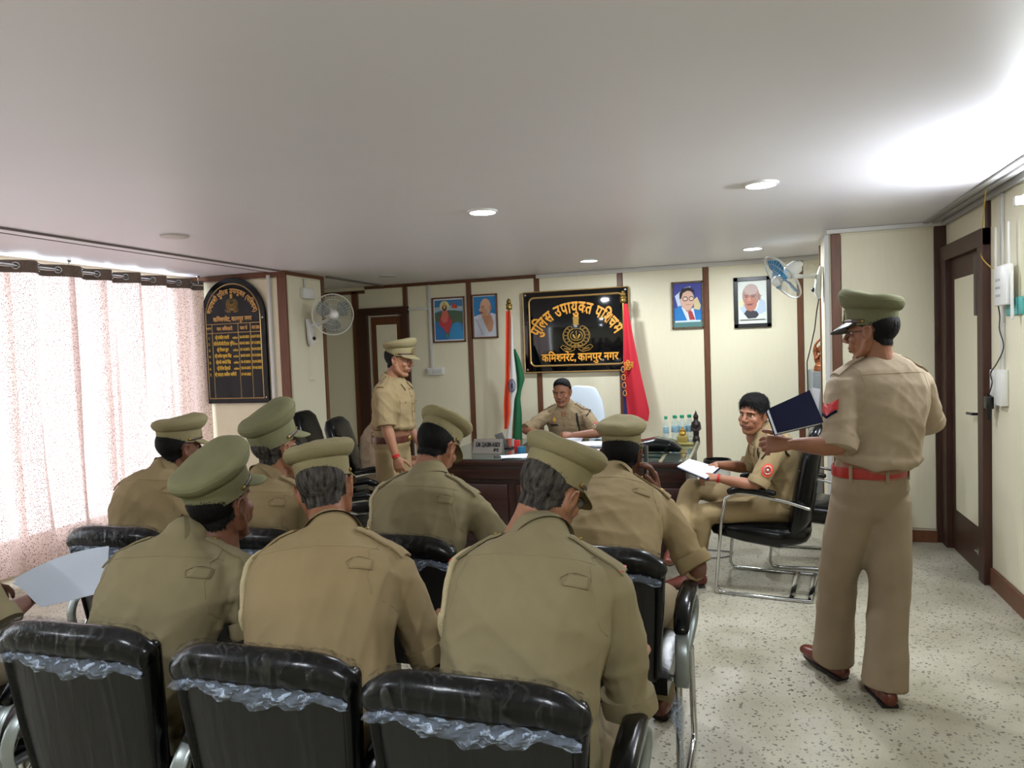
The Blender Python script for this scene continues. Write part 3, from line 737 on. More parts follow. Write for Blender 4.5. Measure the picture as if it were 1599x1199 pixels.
for k, (th, fu, rc, ln, ct, lf) in dict(fade=(.0060, True, .004, .009, 4500, .35), short=(.0050, False, 0.002, .010, 3500, .18), thick=(.010, True, -.006, .022, 5000, .30), crop=(.0022, False, .004, .005, 3500, .15)).items():
    m_, t_ = hairline(th, fu, rc, .032 if k == 'fade' else 0.0); V, F = sub_surface(m_, t_, k); a = Acc().add(V, F); V2, F2 = strands(m_, t_, ln, ct, lf, 4); a.add(V2, F2); HAIR[k] = mesh_from(a.arr(), a.F, 'hair', None, fix=False)
m_ = patch_mask(.030, .034, .021, .0045, .004); V, F = sub_surface(m_, m_ * .0022, 'b'); BROW = mesh_from(V, F, 'eyebrows', M_hair, fix=False)
m_ = patch_mask(0, -.0585, .025, .0125); V, F = sub_surface(m_, m_ * .0008, 'l'); LIPS = mesh_from(V, F, 'lips', M_lips, fix=False)
m_ = patch_mask(.013, -.040, .018, .005, -.0); V, F = sub_surface(m_, m_ * .0035, 'm'); MOUST = mesh_from(V, F, 'moustache', M_hair, fix=False)
def with_mat(me, m):
    c = me.copy(); c.materials.clear(); c.materials.append(m); return c
HAIRM = {}
def hair_mesh(kind, m):
    k = (kind, m.name)
    if k not in HAIRM: HAIRM[k] = with_mat(HAIR[kind], m)
    return HAIRM[k]
# eyes
def eye_meshes():
    a = Acc().ell((0, 0, 0), (.0120, .0120, .0120), nu=14, nv=10); w = mesh_from(a.arr(), a.F, 'eye', M_eye)
    a = Acc().ell((0, .0098, 0), (.0054, .003, .0054), nu=12, nv=8); i = mesh_from(a.arr(), a.F, 'iris', M_iris)
    V = []; nu, nv = 12, 6
    def lid(p0, p1):
        a = Acc(); G = np.zeros((nu, nv, 3))
        for i_, th in enumerate(np.linspace(-1.35, 1.35, nu)):
            for j_, ph in enumerate(np.linspace(p0, p1, nv)):
                r = .0134; G[i_, j_] = (r * math.sin(th) * math.cos(ph), r * math.cos(th) * math.cos(ph), r * math.sin(ph))
        return a.grid(G)
    return w, i, lid
EYEW, EYEI, LIDF = eye_meshes()
# ---- cap
def cap_meshes():
    n = 48
    def ring(rx, ry, z, tilt=0.0, yo=0.0, wob=0.0):
        P = []
        for i in range(n):
            th = 2 * PI * i / n; fy = math.sin(th)
            P.append((rx * math.cos(th), yo + ry * fy, z + tilt * max(0, fy) ** 1.5 - .35 * tilt * max(0, -fy) + wob * math.sin(3 * th + 1) + wob * .6 * math.sin(7 * th)))
        return P
    secs = [ring(.078, .099, -.018, 0), ring(.0815, .1035, -.020, 0), ring(.083, .105, .0, 0), ring(.0845, .1065, .026, .004), ring(.0855, .1075, .036, .006), ring(.0840, .106, .0375, .006), ring(.090, .112, .041, .009, .002, .001),
            ring(.098, .120, .046, .014, .003, .0015), ring(.1055, .128, .056, .019, .004, .002), ring(.1095, .1325, .067, .023, .004, .002), ring(.1105, .1335, .0725, .024, .004, .002), ring(.1085, .1315, .0735, .024, .004, .002), ring(.1085, .1315, .0775, .024, .004, .002),
            ring(.104, .126, .0865, .025, .004, .002), ring(.094, .114, .0930, .025, .004, .002), ring(.080, .096, .0965, .024, .004, .002), ring(.05, .06, .0975, .017, .002, .001), ring(.02, .025, .0975, .010, .002, 0)]
    V = [p for s in secs for p in s]; F = []
    for j in range(len(secs) - 1):
        for i in range(n): a_, b_ = j * n + i, j * n + (i + 1) % n; F.append((a_, b_, b_ + n, a_ + n))
    F.append(tuple((len(secs) - 1) * n + i for i in range(n)))
    crown = (V, F)
    G = np.zeros((22, 5, 3)); G2 = np.zeros((22, 5, 3))
    for i, th in enumerate(np.linspace(math.radians(22), math.radians(158), 22)):
        e = math.sin((i / 21) * PI) ** .6
        for j, u in enumerate(np.linspace(0, 1, 5)):
            r = u * .058 * e
            G[i, j] = ((.083 + r * .75) * math.cos(th), (.104 + r) * math.sin(th), -.012 - u * .034 * e - .004 * u * u); G2[i, j] = G[i, j] + (0, 0, .004)
    a = Acc(); a.grid(G); a.grid(G2)
    rim = np.concatenate([G[:, -1], G2[::-1, -1]]) 
    for i in range(21): 
        k0, k1 = i * 5 + 4, (i + 1) * 5 + 4; a.F.append((k0, k1, k1 + 110, k0 + 110))
    st = Acc(); P = [((.0845) * math.cos(t), .1065 * math.sin(t), -.006 + .0 * t) for t in np.linspace(math.radians(8), math.radians(172), 24)]
    st.tube(P, [(.0065, .0018)] * len(P), n=8, xaxis=(0, 0, 1))
    bt = Acc()
    for s in (-1, 1): bt.ell((s * .0850, .012, -.006), (.004, .007, .007), nu=10, nv=6)
    bd = Acc(); bd.ell((0, .108, .012), (.018, .004, .022), nu=14, nv=8); bd.ell((0, .110, .036), (.008, .004, .009), nu=8, nv=6); bd.tube([(-.02, .109, -.004), (0, .112, -.009), (.02, .109, -.004)], .004, n=6)
    return crown, a, st, bt, bd
CR, VIS, STR, BUT, BDG = cap_meshes()
CAPM = {}
def cap_set(m):
    if m.name not in CAPM:
        CAPM[m.name] = mesh_from(np.array(CR[0]), CR[1], 'peaked_cap', m, angle=60)
    return CAPM[m.name]
VISM = {}
def vis_mesh(m):
    if m.name not in VISM: VISM[m.name] = mesh_from(VIS.arr(), VIS.F, 'visor', m)
    return VISM[m.name]
STRM = mesh_from(STR.arr(), STR.F, 'chin_strap', mat('dark_brown_strap', '3b2418', rough=.4)); BUTM = mesh_from(BUT.arr(), BUT.F, 'strap_button', M_brass); BDGM = mesh_from(BDG.arr(), BDG.F, 'cap_badge', M_brass)
# ---- hands, built once per curl: x thumb side, y along fingers, z back of the hand, wrist at the origin
HANDC = {}
def hand(curl, thumb=.5, spread=1.0):
    k = (curl, thumb, spread)
    if k in HANDC: return HANDC[k]
    a = Acc()
    a.tube([(0, -.012, 0), (0, .018, 0), (.001, .05, .001), (.001, .082, 0)], [(.025, .018), (.031, .017), (.040, .0145), (.040, .0115)], n=14, xaxis=(1, 0, 0), power=2.6)
    a.ell((.026, .032, -.006), (.016, .028, .014), rot=rotz(-.35))
    for i, (x, L, r) in enumerate(((.030, .073, .0088), (.010, .081, .0090), (-.011, .075, .0086), (-.030, .060, .0078))):
        p = np.array([x, .080 - .004 * abs(i - 1), 0.]); d = unit((x * 1.6 * spread, .2, 0)); d = unit((x * 1.2 * spread / .04 * .12, 1, 0)); c = math.radians(curl) * (1 + .08 * i)
        pts = [p - d * .02, p]; ang = 0
        for s, fr in enumerate((.46, .31, .23)):
            ang += c * (.75, 1.0, .7)[s]; v = np.array([d[0] * math.cos(ang), d[1] * math.cos(ang), -math.sin(ang)])
            p = p + v * L * fr; pts.append(p)
        a.tube(pts, [r * 1.05, r * 1.05, r, r * .92, r * .8], n=9)
    d = unit((math.cos(thumb * .9) * .8, .75, -.25 - thumb * .5)); p = np.array([.028, .022, -.004]); pts = [p]
    d2 = unit(d + np.array([-.35 * thumb, .35, -.25 * thumb])); d3 = unit(d2 + np.array([-.5 * thumb, .2, -.3 * thumb]))
    pts.append(p + d * .038); pts.append(pts[-1] + d2 * .030); pts.append(pts[-1] + d3 * .023)
    a.tube(pts, [.013, .0115, .0105, .0085], n=9)
    HANDC[k] = fuse(a, .0034, 2, .5); return HANDC[k]
def place_hand(wrist, direc, back, side, curl, thumb=.5, sc=1.0):
    """direc: along the fingers, back: out of the back of the hand, side: +1 right hand, -1 left"""
    V, F = hand(curl, thumb); y = unit(direc); z = np.array(back, float); z = unit(z - y * (z @ y)); x = np.cross(y, z)
    # right hand, fingers forward, back up: thumb on the left (-x)
    X = V.copy(); X[:, 0] *= -side * 1.0
    M = np.stack([x, y, z], 1)
    V2 = (X * sc) @ M.T + np.array(wrist)
    F2 = F if side < 0 else [tuple(reversed(f)) for f in F]
    return V2, F2
# ---- cloth folds
def folds(V, N, seed, amp, freq=14.0, anch=()):
    rs = np.random.RandomState(seed); out = np.zeros(len(V))
    for k in range(5):
        d = rs.normal(size=3); d /= np.linalg.norm(d); e = rs.normal(size=3); e /= np.linalg.norm(e); g = rs.normal(size=3); g /= np.linalg.norm(g)
        fr = freq * rs.uniform(.6, 1.5)
        ph = (V @ d) * fr + 1.6 * np.sin((V @ e) * fr * .45 + rs.uniform(0, 6)) + rs.uniform(0, 6)
        msk = .5 + .5 * np.sin((V @ g) * freq * .5 + rs.uniform(0, 6))
        out += ((1 - np.abs(np.sin(ph))) ** 2.2 - .25) * msk
    a = np.full(len(V), .35)
    for (p, r, m_) in anch: a += m_ * np.exp(-np.sum((V - np.array(p)) ** 2, 1) / r ** 2)
    return V + N * (out * amp * a)[:, None]
def snap(bvh, p, off=.003, direc=None):
    if direc is not None:
        h, n, i, dd = bvh.ray_cast(Vector(p), Vector(direc))
        if h is not None:
            if n.dot(Vector(direc)) > 0: n = -n
            return np.array(h) + np.array(n) * off, np.array(n)
    h, n, i, dd = bvh.find_nearest(Vector(p)); return np.array(h) + np.array(n) * off, np.array(n)
def cloth_line(bvh, pts, r, off=0.0, n=14, direc=None):
    P = [np.array(p, float) for p in pts]; Q = []
    for a, b in zip(P[:-1], P[1:]):
        for t in np.linspace(0, 1, n, endpoint=False): Q.append(a * (1 - t) + b * t)
    Q.append(P[-1]); Q = [snap(bvh, q, off, direc)[0] for q in Q]
    return Acc().tube(Q, r, n=6)
def cloth_patch(bvh, uvpts, direc, thick, nu=8, nv=8, off=.001):
    """quad patch (4 corners, outer first) laid on the cloth along a direction, closed with thickness"""
    c = [np.array(p, float) for p in uvpts]; G = np.zeros((nu, nv, 3)); G2 = np.zeros((nu, nv, 3))
    for i, u in enumerate(np.linspace(0, 1, nu)):
        for j, v in enumerate(np.linspace(0, 1, nv)):
            p = c[0] * (1 - u) * (1 - v) + c[1] * u * (1 - v) + c[2] * u * v + c[3] * (1 - u) * v
            q, n = snap(bvh, p, 0, direc); G[i, j] = q + n * off; G2[i, j] = q + n * (off + thick)
    a = Acc(); a.grid(G2); k = nu * nv; a.add(G.reshape(-1, 3), [tuple(reversed(f)) for f in Acc().grid(G).F])
    b = [(i, 0) for i in range(nu)] + [(nu - 1, j) for j in range(1, nv)] + [(i, nv - 1) for i in range(nu - 2, -1, -1)] + [(0, j) for j in range(nv - 2, 0, -1)]
    for (p, q) in zip(b, b[1:] + b[:1]):
        x, y = p[0] * nv + p[1], q[0] * nv + q[1]; a.F.append((x, y, y + k, x + k))
    return a

def bez(p0, p1, p2, p3, t): return p0 * (1 - t) ** 3 + 3 * p1 * t * (1 - t) ** 2 + 3 * p2 * t * t * (1 - t) + p3 * t ** 3
TR_SIT = [(0, .172, .125), (.14, .175, .130), (.30, .168, .128), (.46, .170, .124), (.62, .180, .122), (.76, .190, .112), (.86, .180, .098), (.93, .135, .080), (1.0, .066, .064)]

def person(label, pos, rz=0.0, hip=(0, 0, .57), neck=(0, .2, 1.06), head=(0, .27, 1.2), hrot=(0, 0, 0), bulge=.06, w=1.0, belly=1.0, sit=True,
           arms=None, legs=None, shirt=None, cap=None, skin=None, hair='short', hairm=None, eyes='open', seed=1, trousers=None, belt=None, fine=False,
           chest_yaw=0.0, roll=0.0, lanyard=None, glasses=False, moustache=False, epaulette=True, tab=True, shoe=True, baggy=1.0, hands=None, sleeve_end=1.06, shsl=0.0, group=None, legr=1.0, yoke=True, stars=False, red_tip=False, neckup=.035, shirt_from=0.0):
    shirt = shirt or M_shirtB; skin = skin or M_skin; hairm = hairm or M_hair; trousers = trousers or M_trouser
    R = rotz(rz); O = np.array((pos[0], pos[1], 0.0))
    T = lambda p: R @ np.array(p, float) + O
    TD = lambda p: R @ np.array(p, float)
    t = thing('person', label, 'person', tuple(O), group=group)
    hip = np.array(hip, float); neck = np.array(neck, float) + np.array((0, 0, neckup)); head = np.array(head, float)
    up = unit(neck - hip)
    p1 = hip + np.array((0, -bulge, .20)); p2 = neck - np.array((0, bulge * 1.2 + .02, .16))
    cyR = rotz(math.radians(chest_yaw)) @ roty(math.radians(roll))
    def spine(tt): return bez(hip, p1, p2, neck, tt)
    def lat(tt):
        k = ss(0, .7, np.array(tt)); a_ = math.radians(chest_yaw) * float(k); b_ = math.radians(roll) * float(k)
        return rotz(a_) @ roty(b_) @ np.array((1., 0, 0))
    sidej = {}; latS = lat(.9)
    shp = spine(.86)
    for s in (-1, 1): sidej[s] = shp + latS * s * .178 * w + np.array((0, .005, -.030 - .0 + shsl * s))
    # arms
    arms = arms or {}
    dflt = lambda s: dict(el=sidej[s] + np.array((s * .07, .03, -.27)), wr=np.array((s * .10 + hip[0], hip[1] + .36, .70)), d=(-s * .3, .9, -.1), b=(s * .3, .1, .9), curl=30, thumb=.5)
    A = {}
    for s in (-1, 1):
        A[s] = dflt(s); A[s].update(arms.get(s, {})); A[s]['el'] = np.array(A[s]['el'], float); A[s]['wr'] = np.array(A[s]['wr'], float)
    Lg = {}
    for s in (-1, 1):
        if sit: d_ = dict(hp=hip + np.array((s * .095, .02, -.01)), kn=np.array((hip[0] + s * .17, hip[1] + .46, .50)), an=np.array((hip[0] + s * .17, hip[1] + .46, .09)), toe=(s * .15, 1, 0))
        else: d_ = dict(hp=hip + np.array((s * .09, 0, -.04)), kn=np.array((s * .11, .02, .48)), an=np.array((s * .12, 0, .09)), toe=(s * .15, 1, 0))
        d_.update((legs or {}).get(s, {})); Lg[s] = {k: np.array(v, float) for k, v in d_.items()}
    # ---------- body (one continuous skin surface)
    a = Acc(); ts = [q[0] for q in TR_SIT]
    a.tube([T(spine(q[0])) for q in TR_SIT], [(q[1] * w - .02, q[2] * belly - .02) for q in TR_SIT], n=20, xaxis=[TD(lat(q)) for q in ts])
    hp_n = np.array((0, -.03, -.12))
    for s in (-1, 1):
        a.tube([T(spine(.9)), T(sidej[s]), T(sidej[s] * .5 + A[s]['el'] * .5)], [.05, .052, .044], n=10)
        L_ = Lg[s]; a.tube([T(L_['hp']), T(L_['kn']), T(L_['an'])], [.075, .052, .036], n=10)
    V1, F1 = fuse(a, .014, 2); parts = [(V1, F1)]
    for s in (-1, 1):
        el, wr = A[s]['el'], A[s]['wr']; m_ = sidej[s] * .45 + el * .55
        b = Acc(); b.tube([T(m_), T(el), T(el * .72 + wr * .28), T(el * .35 + wr * .65), T(wr)], [.046, .042, .043, .034, (.027, .022)], n=12)
        V, F = fuse(b, .007, 2); parts.append((V, F))
        hv = place_hand(T(wr), TD(A[s]['d']), TD(A[s]['b']), s, A[s]['curl'], A[s]['thumb'], 1.0); parts.append(hv)
    # head frame
    y_, p_, r_ = [math.radians(v) for v in hrot]
    HM = R @ rotz(y_) @ rotx(p_) @ roty(r_); HO = T(head)
    hv = HEADV @ HM.T + HO; parts.append((hv, HEADF))
    b = Acc(); b.tube([T(spine(.93)), T(neck), HO + HM @ np.array((0, -.026, -.08)), HO + HM @ np.array((0, -.022, -.03))], [.07, .060, .055, .05], n=16); V, F = fuse(b, .008, 2); parts.append((V, F))
    acc = Acc()
    for V, F in parts: acc.add(V, F)
    me = mesh_from(acc.arr() - O, acc.F, 'body', skin, fix=False); bo = bpy.data.objects.new('body', me); C.objects.link(bo); bo.parent = t
    # ---------- shirt
    a = Acc()
    def wd(q): return [(q_[1] * w * (1.06 if q_[0] < .8 else 1.02) + .012, q_[2] * belly * 1.04 + .014) for q_ in q]
    TRs = TR_SIT if sit else [(.21, .152, .114), (.235, .170, .130), (.28, .178, .136)] + TR_SIT[2:]
    rr = wd(TRs); tz = [q[0] for q in TRs]
    a.tube([T(spine(q[0])) for q in TRs], rr, n=24, xaxis=[TD(lat(q)) for q in tz], power=2.15, caps=sit)
    for s in (-1, 1):
        el = A[s]['el']; sj = sidej[s]; e2 = sj + (el - sj) * sleeve_end
        a.tube([T(spine(.95) + np.array((0, 0, .0))), T(spine(.9) * .45 + sj * .55 + np.array((0, 0, .022))), T(sj + np.array((0, 0, -.006)))], [.062, .060, .066], n=14)
        a.tube([T(sj + np.array((0, 0, -.004))), T(sj * .6 + el * .4), T(sj * .2 + el * .8), T(e2)], [.070 * baggy, .069 * baggy, .066 * baggy, .064 * baggy], n=14, caps=False)
    V, F = fuse(a, .0115 if not fine else .0095, 3, .6); N = vnormals(V, F)
    arm_a = []
    for s in (-1, 1):
        sj, el = sidej[s], A[s]['el']
        arm_a += [(T(sj * .75 + el * .25 - latS * s * .05), .09, 1.0), (T(sj * .15 + el * .85), .09, 1.5)]
    arm_a += [(T(spine(.12)), .2, .9), (T(spine(.35)), .2, .4)]
    V = folds(V, N, seed, .0095, 15, arm_a); V = folds(V, N, seed + 50, .0060, 30, arm_a)
    sh = bpy.data.objects.new('shirt', mesh_from(V - O, F, 'shirt', shirt, fix=False)); C.objects.link(sh); sh.parent = t; ORG[sh.name] = O
    bvh = BVHTree.FromPolygons(V.tolist(), F)
    # collar: standing band folded over
    nk = T(neck); hb = HO + HM @ np.array((0, -.03, -.12)); ax = unit(hb - T(spine(.93)))
    a = Acc(); nn = 28; G = np.zeros((nn, 6, 3)); lx = TD(lat(1.0)); ly = np.cross(ax, lx); ly = unit(ly); lx = np.cross(ly, ax)
    if (ly @ TD((0, 1, 0))) < 0: ly = -ly
    for i in range(nn):
        th = math.radians(115) + math.radians(310) * i / (nn - 1) 
        fr = math.sin(th)   # +1 front, -1 back
        for j, (rr_, zz) in enumerate(((.060, -.030), (.061, .012), (.064, .020), (.069, .014), (.078, -.006), (.086, -.024 - .02 * max(0, fr)))):
            G[i, j] = nk + (lx * math.cos(th) * rr_ * 1.05 + ly * math.sin(th) * rr_) + ax * (zz - .012 * fr + .004)
    a.grid(G); obj('collar', a, shirt, sh, angle=None)
    for s in (-1, 1):
        sj = sidej[s]; ls = latS * s
        pp = [sj + ls * -.005 + np.array((0, .0, .12)), sj + ls * -.004 + np.array((0, -.09, .09)), sj + ls * -.008 + np.array((0, -.13, .01)), sj + ls * -.02 + np.array((0, -.12, -.07)), sj + ls * -.012 + np.array((0, -.06, -.12))]
        obj('armhole_seam', cloth_line(bvh, [T(x) for x in pp], .0018, -.0002, 5), shirt, sh, angle=None)
    # sleeve cuffs
    for s in (-1, 1):
        el = A[s]['el']; sj = sidej[s]; dv = unit(el - sj); e2 = sj + (el - sj) * sleeve_end
        a = Acc(); rb = .0655 * baggy
        P = [T(e2 - dv * .035), T(e2 - dv * .0345), T(e2 - dv * .0), T(e2 + dv * .016), T(e2 + dv * .0165)]
        a.tube(P, [rb * .9, rb + .004, rb + .0065, rb + .004, rb * .82], n=22, caps=False)
        cv = a.arr(); cn = vnormals(cv, a.F); a.V = [folds(cv, cn, seed + s, .003, 30, [(cv.mean(0), .2, 1)])]
        obj('sleeve_cuff', a, shirt, sh, angle=50)
    bk = TD(np.cross(lat(.8), unit(spine(.85) - spine(.6)))) ; bk = unit(bk)      # forward direction of chest
    if bk @ TD((0, 1, 0)) < 0: bk = -bk
    if yoke:
        yk = [T(spine(.865) + lat(.8) * x * w) - bk * .5 + TD((0, 0, 0)) for x in (-.16, -.08, 0, .08, .16)]
        obj('yoke_seam', cloth_line(bvh, yk, .0021, -.0003, 10, tuple(bk)), shirt, sh, angle=None)
    if tab:
        cpt = T(spine(.775) + lat(.7) * .128 * w) - bk * .5; upv = unit(T(spine(.72)) - T(spine(.6))); rt = TD(lat(.7))
        pts = [cpt - rt * .026 - upv * .016, cpt + rt * .030 - upv * .016, cpt + rt * .030 + upv * .014, cpt - rt * .018 + upv * .016]
        obj('back_tab', cloth_patch(bvh, pts, tuple(bk), .0022, 6, 6), shirt, sh, angle=None)
        pts2 = [pts[0], pts[1], pts[2], cpt + upv * .020, pts[3], cpt - rt * .036 + upv * .002, pts[0]]
        obj('tab_seam', cloth_line(bvh, pts2, .0012, .0028, 5, tuple(bk)), M_cord if False else shirt, sh, angle=None)
    # epaulettes
    if epaulette:
        for s in (-1, 1):
            i0 = T(spine(.93) + latS * s * .085 * w + np.array((0, 0, .2))); o0 = T(sidej[s] + latS * s * .042 + np.array((0, 0, .2)))
            fw = TD((0, 1, 0)) * .026
            a = cloth_patch(bvh, [i0 - fw * .8, o0 - fw, o0 + fw, i0 + fw * .8], (0, 0, -1), .006, 12, 6, .003)
            e = obj('epaulette', a, shirt, sh, angle=40)
            ev = a.arr()
            if red_tip:
                q, n_ = snap(bvh, o0, .010, (0, 0, -1)); b = Acc(); b.tube([q - fw * .9 - TD(latS) * s * .012, q + fw * .9 - TD(latS) * s * .012], [(.009, .003)] * 2, n=8, xaxis=tuple(TD(latS))); obj('red_ribbon', b, M_red, e)
            q, n_ = snap(bvh, i0 * .85 + o0 * .15, .011, (0, 0, -1)); obj('epaulette_button', Acc().ell(q, (.006, .006, .004), nu=10, nv=6), M_brass, e)
            if stars:
                for k in (.35, .6, .85):
                    q, n_ = snap(bvh, i0 * (1 - k) + o0 * k, .012, (0, 0, -1)); obj('rank_star', Acc().ell(q, (.010, .010, .003), nu=5, nv=4), M_silver, e, smooth=False)
    if lanyard:
        s = lanyard; sj = sidej[s]
        P = [sj + latS * s * .03 + np.array((0, .03, .10)), sj + latS * s * .052 + np.array((0, -.03, .085)), sj + latS * s * .05 + np.array((0, -.085, .02)), sj + latS * s * .035 + np.array((0, -.11, -.07)), sj - latS * s * .0 + np.array((0, -.10, -.16)), sj - latS * s * .012 + np.array((0, -.10, -.25))]
        Q = []
        for p in P[:-1]: Q.append(snap(bvh, T(p), .004)[0])
        Q.append(snap(bvh, T(P[-1]), .006)[0])
        # densify
        D = []
        for a_, b_ in zip(Q[:-1], Q[1:]):
            for k in np.linspace(0, 1, 6, endpoint=False): D.append(snap(bvh, a_ * (1 - k) + b_ * k, .004)[0])
        D.append(Q[-1]); l = obj('lanyard', Acc().tube(D, .0095, n=8), M_cord, sh, angle=None)
        m_ = D[len(D) * 3 // 5]; m2 = D[len(D) * 3 // 5 + 3]; obj('lanyard_knot', Acc().tube([m_, (m_ + m2) / 2, m2], [.014, .017, .014], n=10), M_cord, l)
    # ---------- trousers
    a = Acc()
    if sit:
        a.tube([T(hip + np.array((0, .03, .11))), T(hip + np.array((0, .0, .02))), T(hip + np.array((0, .03, -.02)))], [(.165 * w, .125 * belly), (.175 * w, .13), (.16 * w, .10)], n=20, xaxis=tuple(TD((1, 0, 0))))
        for s in (-1, 1):
            L_ = Lg[s]; hp, kn, an = L_['hp'], L_['kn'], L_['an']
            a.tube([T(hp), T(hp * .5 + kn * .5), T(kn + np.array((0, -.02, 0))), T(kn + np.array((0, 0, -.03))), T(kn * .5 + an * .5), T(an + np.array((0, 0, .02)))], [.098, .090, .076, .074, .070, .074], n=14)
    else:
        a.tube([T(hip + np.array((0, .0, .10))), T(hip + np.array((0, -.005, .0))), T(hip + np.array((0, 0, -.06)))], [(.158 * w, .118 * belly), (.178 * w, .125 * belly), (.165 * w, .11)], n=20, xaxis=tuple(TD(lat(.3))))
        for s in (-1, 1):
            L_ = Lg[s]; hp, kn, an = L_['hp'], L_['kn'], L_['an']
            a.tube([T(hp), T(hp * .6 + kn * .4), T(kn), T(kn * .5 + an * .5), T(an + np.array((0, -.004, -.03)))], [x * legr for x in (.096, .095, .085, .083, .092)], n=18, caps=False)
    V, F = fuse(a, .0115, 3, .6); N = vnormals(V, F)
    an_ = [(T(Lg[s]['kn']), .14, .7) for s in (-1, 1)] + [(T(Lg[s]['hp']), .13, .6) for s in (-1, 1)] + [(T(Lg[s]['an']), .14, 1.0) for s in (-1, 1)]
    V = folds(V, N, seed + 9, .0052 if sit else .0045, 12, an_)
    tro = bpy.data.objects.new('trousers', mesh_from(V - O, F, 'trousers', trousers, fix=False)); C.objects.link(tro); tro.parent = t; ORG[tro.name] = O
    # ---------- shoes
    for s in (-1, 1):
        an = Lg[s]['an']; fd = unit(Lg[s]['toe'] * np.array((1, 1, 0))); tz = Lg[s]['toe'][2]; fd3 = unit(fd + np.array((0, 0, tz))); sd = np.cross(fd, (0, 0, 1.)); g = np.array((an[0], an[1], an[2] - .09))
        upn = np.cross(sd, fd3)
        P = lambda f_, z_: T(g + fd3 * f_ + upn * z_)
        a = Acc(); a.tube([P(-.055, .045), P(-.01, .055), P(.05, .05), (P(.12, .036)), P(.18, .030)], [(.034, .040), (.040, .052), (.045, .047), (.049, .034), (.038, .024)], n=16, xaxis=tuple(TD(sd)))
        a.tube([P(-.02, .05), P(-.02, .10)], [.042, .040], n=14)
        V, F = fuse(a, .006, 2, .5); so = bpy.data.objects.new('shoe', mesh_from(V - O, F, 'shoe', M_shoe, fix=False)); C.objects.link(so); so.parent = t; ORG[so.name] = O
        a = Acc(); out = []
        for k in range(20):
            q = 2 * PI * k / 20; fx = math.cos(q); sx = math.sin(q); out.append((.063 + .126 * fx, sx * (.037 + .009 * fx) * (1 if fx > -.5 else .95)))
        for zz in (.0, .016):
            for (f_, s_) in out: a.V.append(np.array([T(g + fd3 * f_ + sd * s_ + upn * zz)])); a.n += 1
        a.F = [tuple(range(20)), tuple(range(39, 19, -1))] + [(i, i + 20, (i + 1) % 20 + 20, (i + 1) % 20) for i in range(20)]
        abox_pts = Acc()
        obj('sole', a, M_sole, so, angle=30)
        a = Acc(); a.tube([P(-.062, .008), P(-.005, .008)], [(.036, .014), (.038, .014)], n=12, xaxis=tuple(TD(sd)), caps=False, power=3); obj('heel', a, M_sole, so, angle=30)
    # ---------- belt
    if belt:
        bz = belt['z']; c = hip + np.array((0, belt.get('dy', 0), bz)); a = Acc(); nn = 48
        tv, tf = read_mesh(tro.data); bt = BVHTree.FromPolygons((tv + O).tolist(), tf); P = []; lt = lat(.2); fw = np.cross((0, 0, 1.), lt); rx_ = ry_ = .2
        def around(q):
            d = lt * math.cos(q) + fw * math.sin(q); o_ = T(c + d * .5); h, n_, i_, dd = bt.ray_cast(Vector(o_), Vector(-TD(d)))
            return (np.array(h) if h is not None else T(c + d * .16)) + TD(d) * .006
        for k in range(nn + 1): P.append(around(2 * PI * k / nn))
        a.tube(P, [(.024, .004)] * len(P), n=10, xaxis=(0, 0, 1.0), caps=False, power=4)
        bo_ = obj('belt', a, belt['m'], t, angle=40)
        if belt.get('buckle'):
            q = math.radians(belt['buckle']); b = Acc(); cc = around(q); b.ell(cc, (.02, .02, .026), nu=10, nv=6); obj('buckle', b, M_brass, bo_)
        for q in belt.get('loops', (250, 290, 200, 340)):
            q = math.radians(q); d = lt * math.cos(q) + fw * math.sin(q); cc = around(q) + TD(d) * .006; b = Acc(); b.tube([cc + np.array((0, 0, -.036)), cc + np.array((0, 0, .034))], [(.008, .003)] * 2, n=8, xaxis=tuple(TD(np.cross(unit(d), (0, 0, 1.))))); obj('belt_loop', b, trousers, tro)
    # ---------- head details sharing one mesh each
    def head_part(me, name, parent, off=(0, 0, 0), scale=(1, 1, 1), rot=None):
        o = bpy.data.objects.new(name, me); C.objects.link(o); o.parent = parent
        M = Matrix(HM.tolist()).to_4x4(); M.translation = Vector(HO - O)
        L_ = Matrix.Translation(Vector(off)) @ (rot.to_4x4() if rot is not None else Matrix.Identity(4)) @ Matrix.Diagonal(Vector(scale)).to_4x4()
        o.matrix_local = M @ L_ if parent is t else L_
        return o
    hr = head_part(hair_mesh(hair, hairm), 'hair', t)
    head_part(BROW, 'eyebrows', t); head_part(LIPS, 'lips', t)
    if moustache: head_part(MOUST, 'moustache', t)
    for s in (-1, 1):
        e = head_part(EYEW, 'eye', t, (s * .031, .0655, .0115)); 
        i = bpy.data.objects.new('iris', EYEI); C.objects.link(i); i.parent = e
        gz = hands.get('gaze', (0, 0)) if hands else (0, 0); i.rotation_euler = (math.radians(gz[1]), 0, math.radians(gz[0]))
        up_, lo_ = ((.42, 1.6), (-1.4, -.42)) if eyes == 'open' else ((-.35, 1.6), (-1.4, -.38))
        a = LIDF(*up_); b_ = LIDF(*lo_); a.add(b_.arr(), b_.F)
        l = bpy.data.objects.new('eyelid', mesh_from(a.arr(), a.F, 'eyelid', skin, fix=False)); C.objects.link(l); l.parent = e
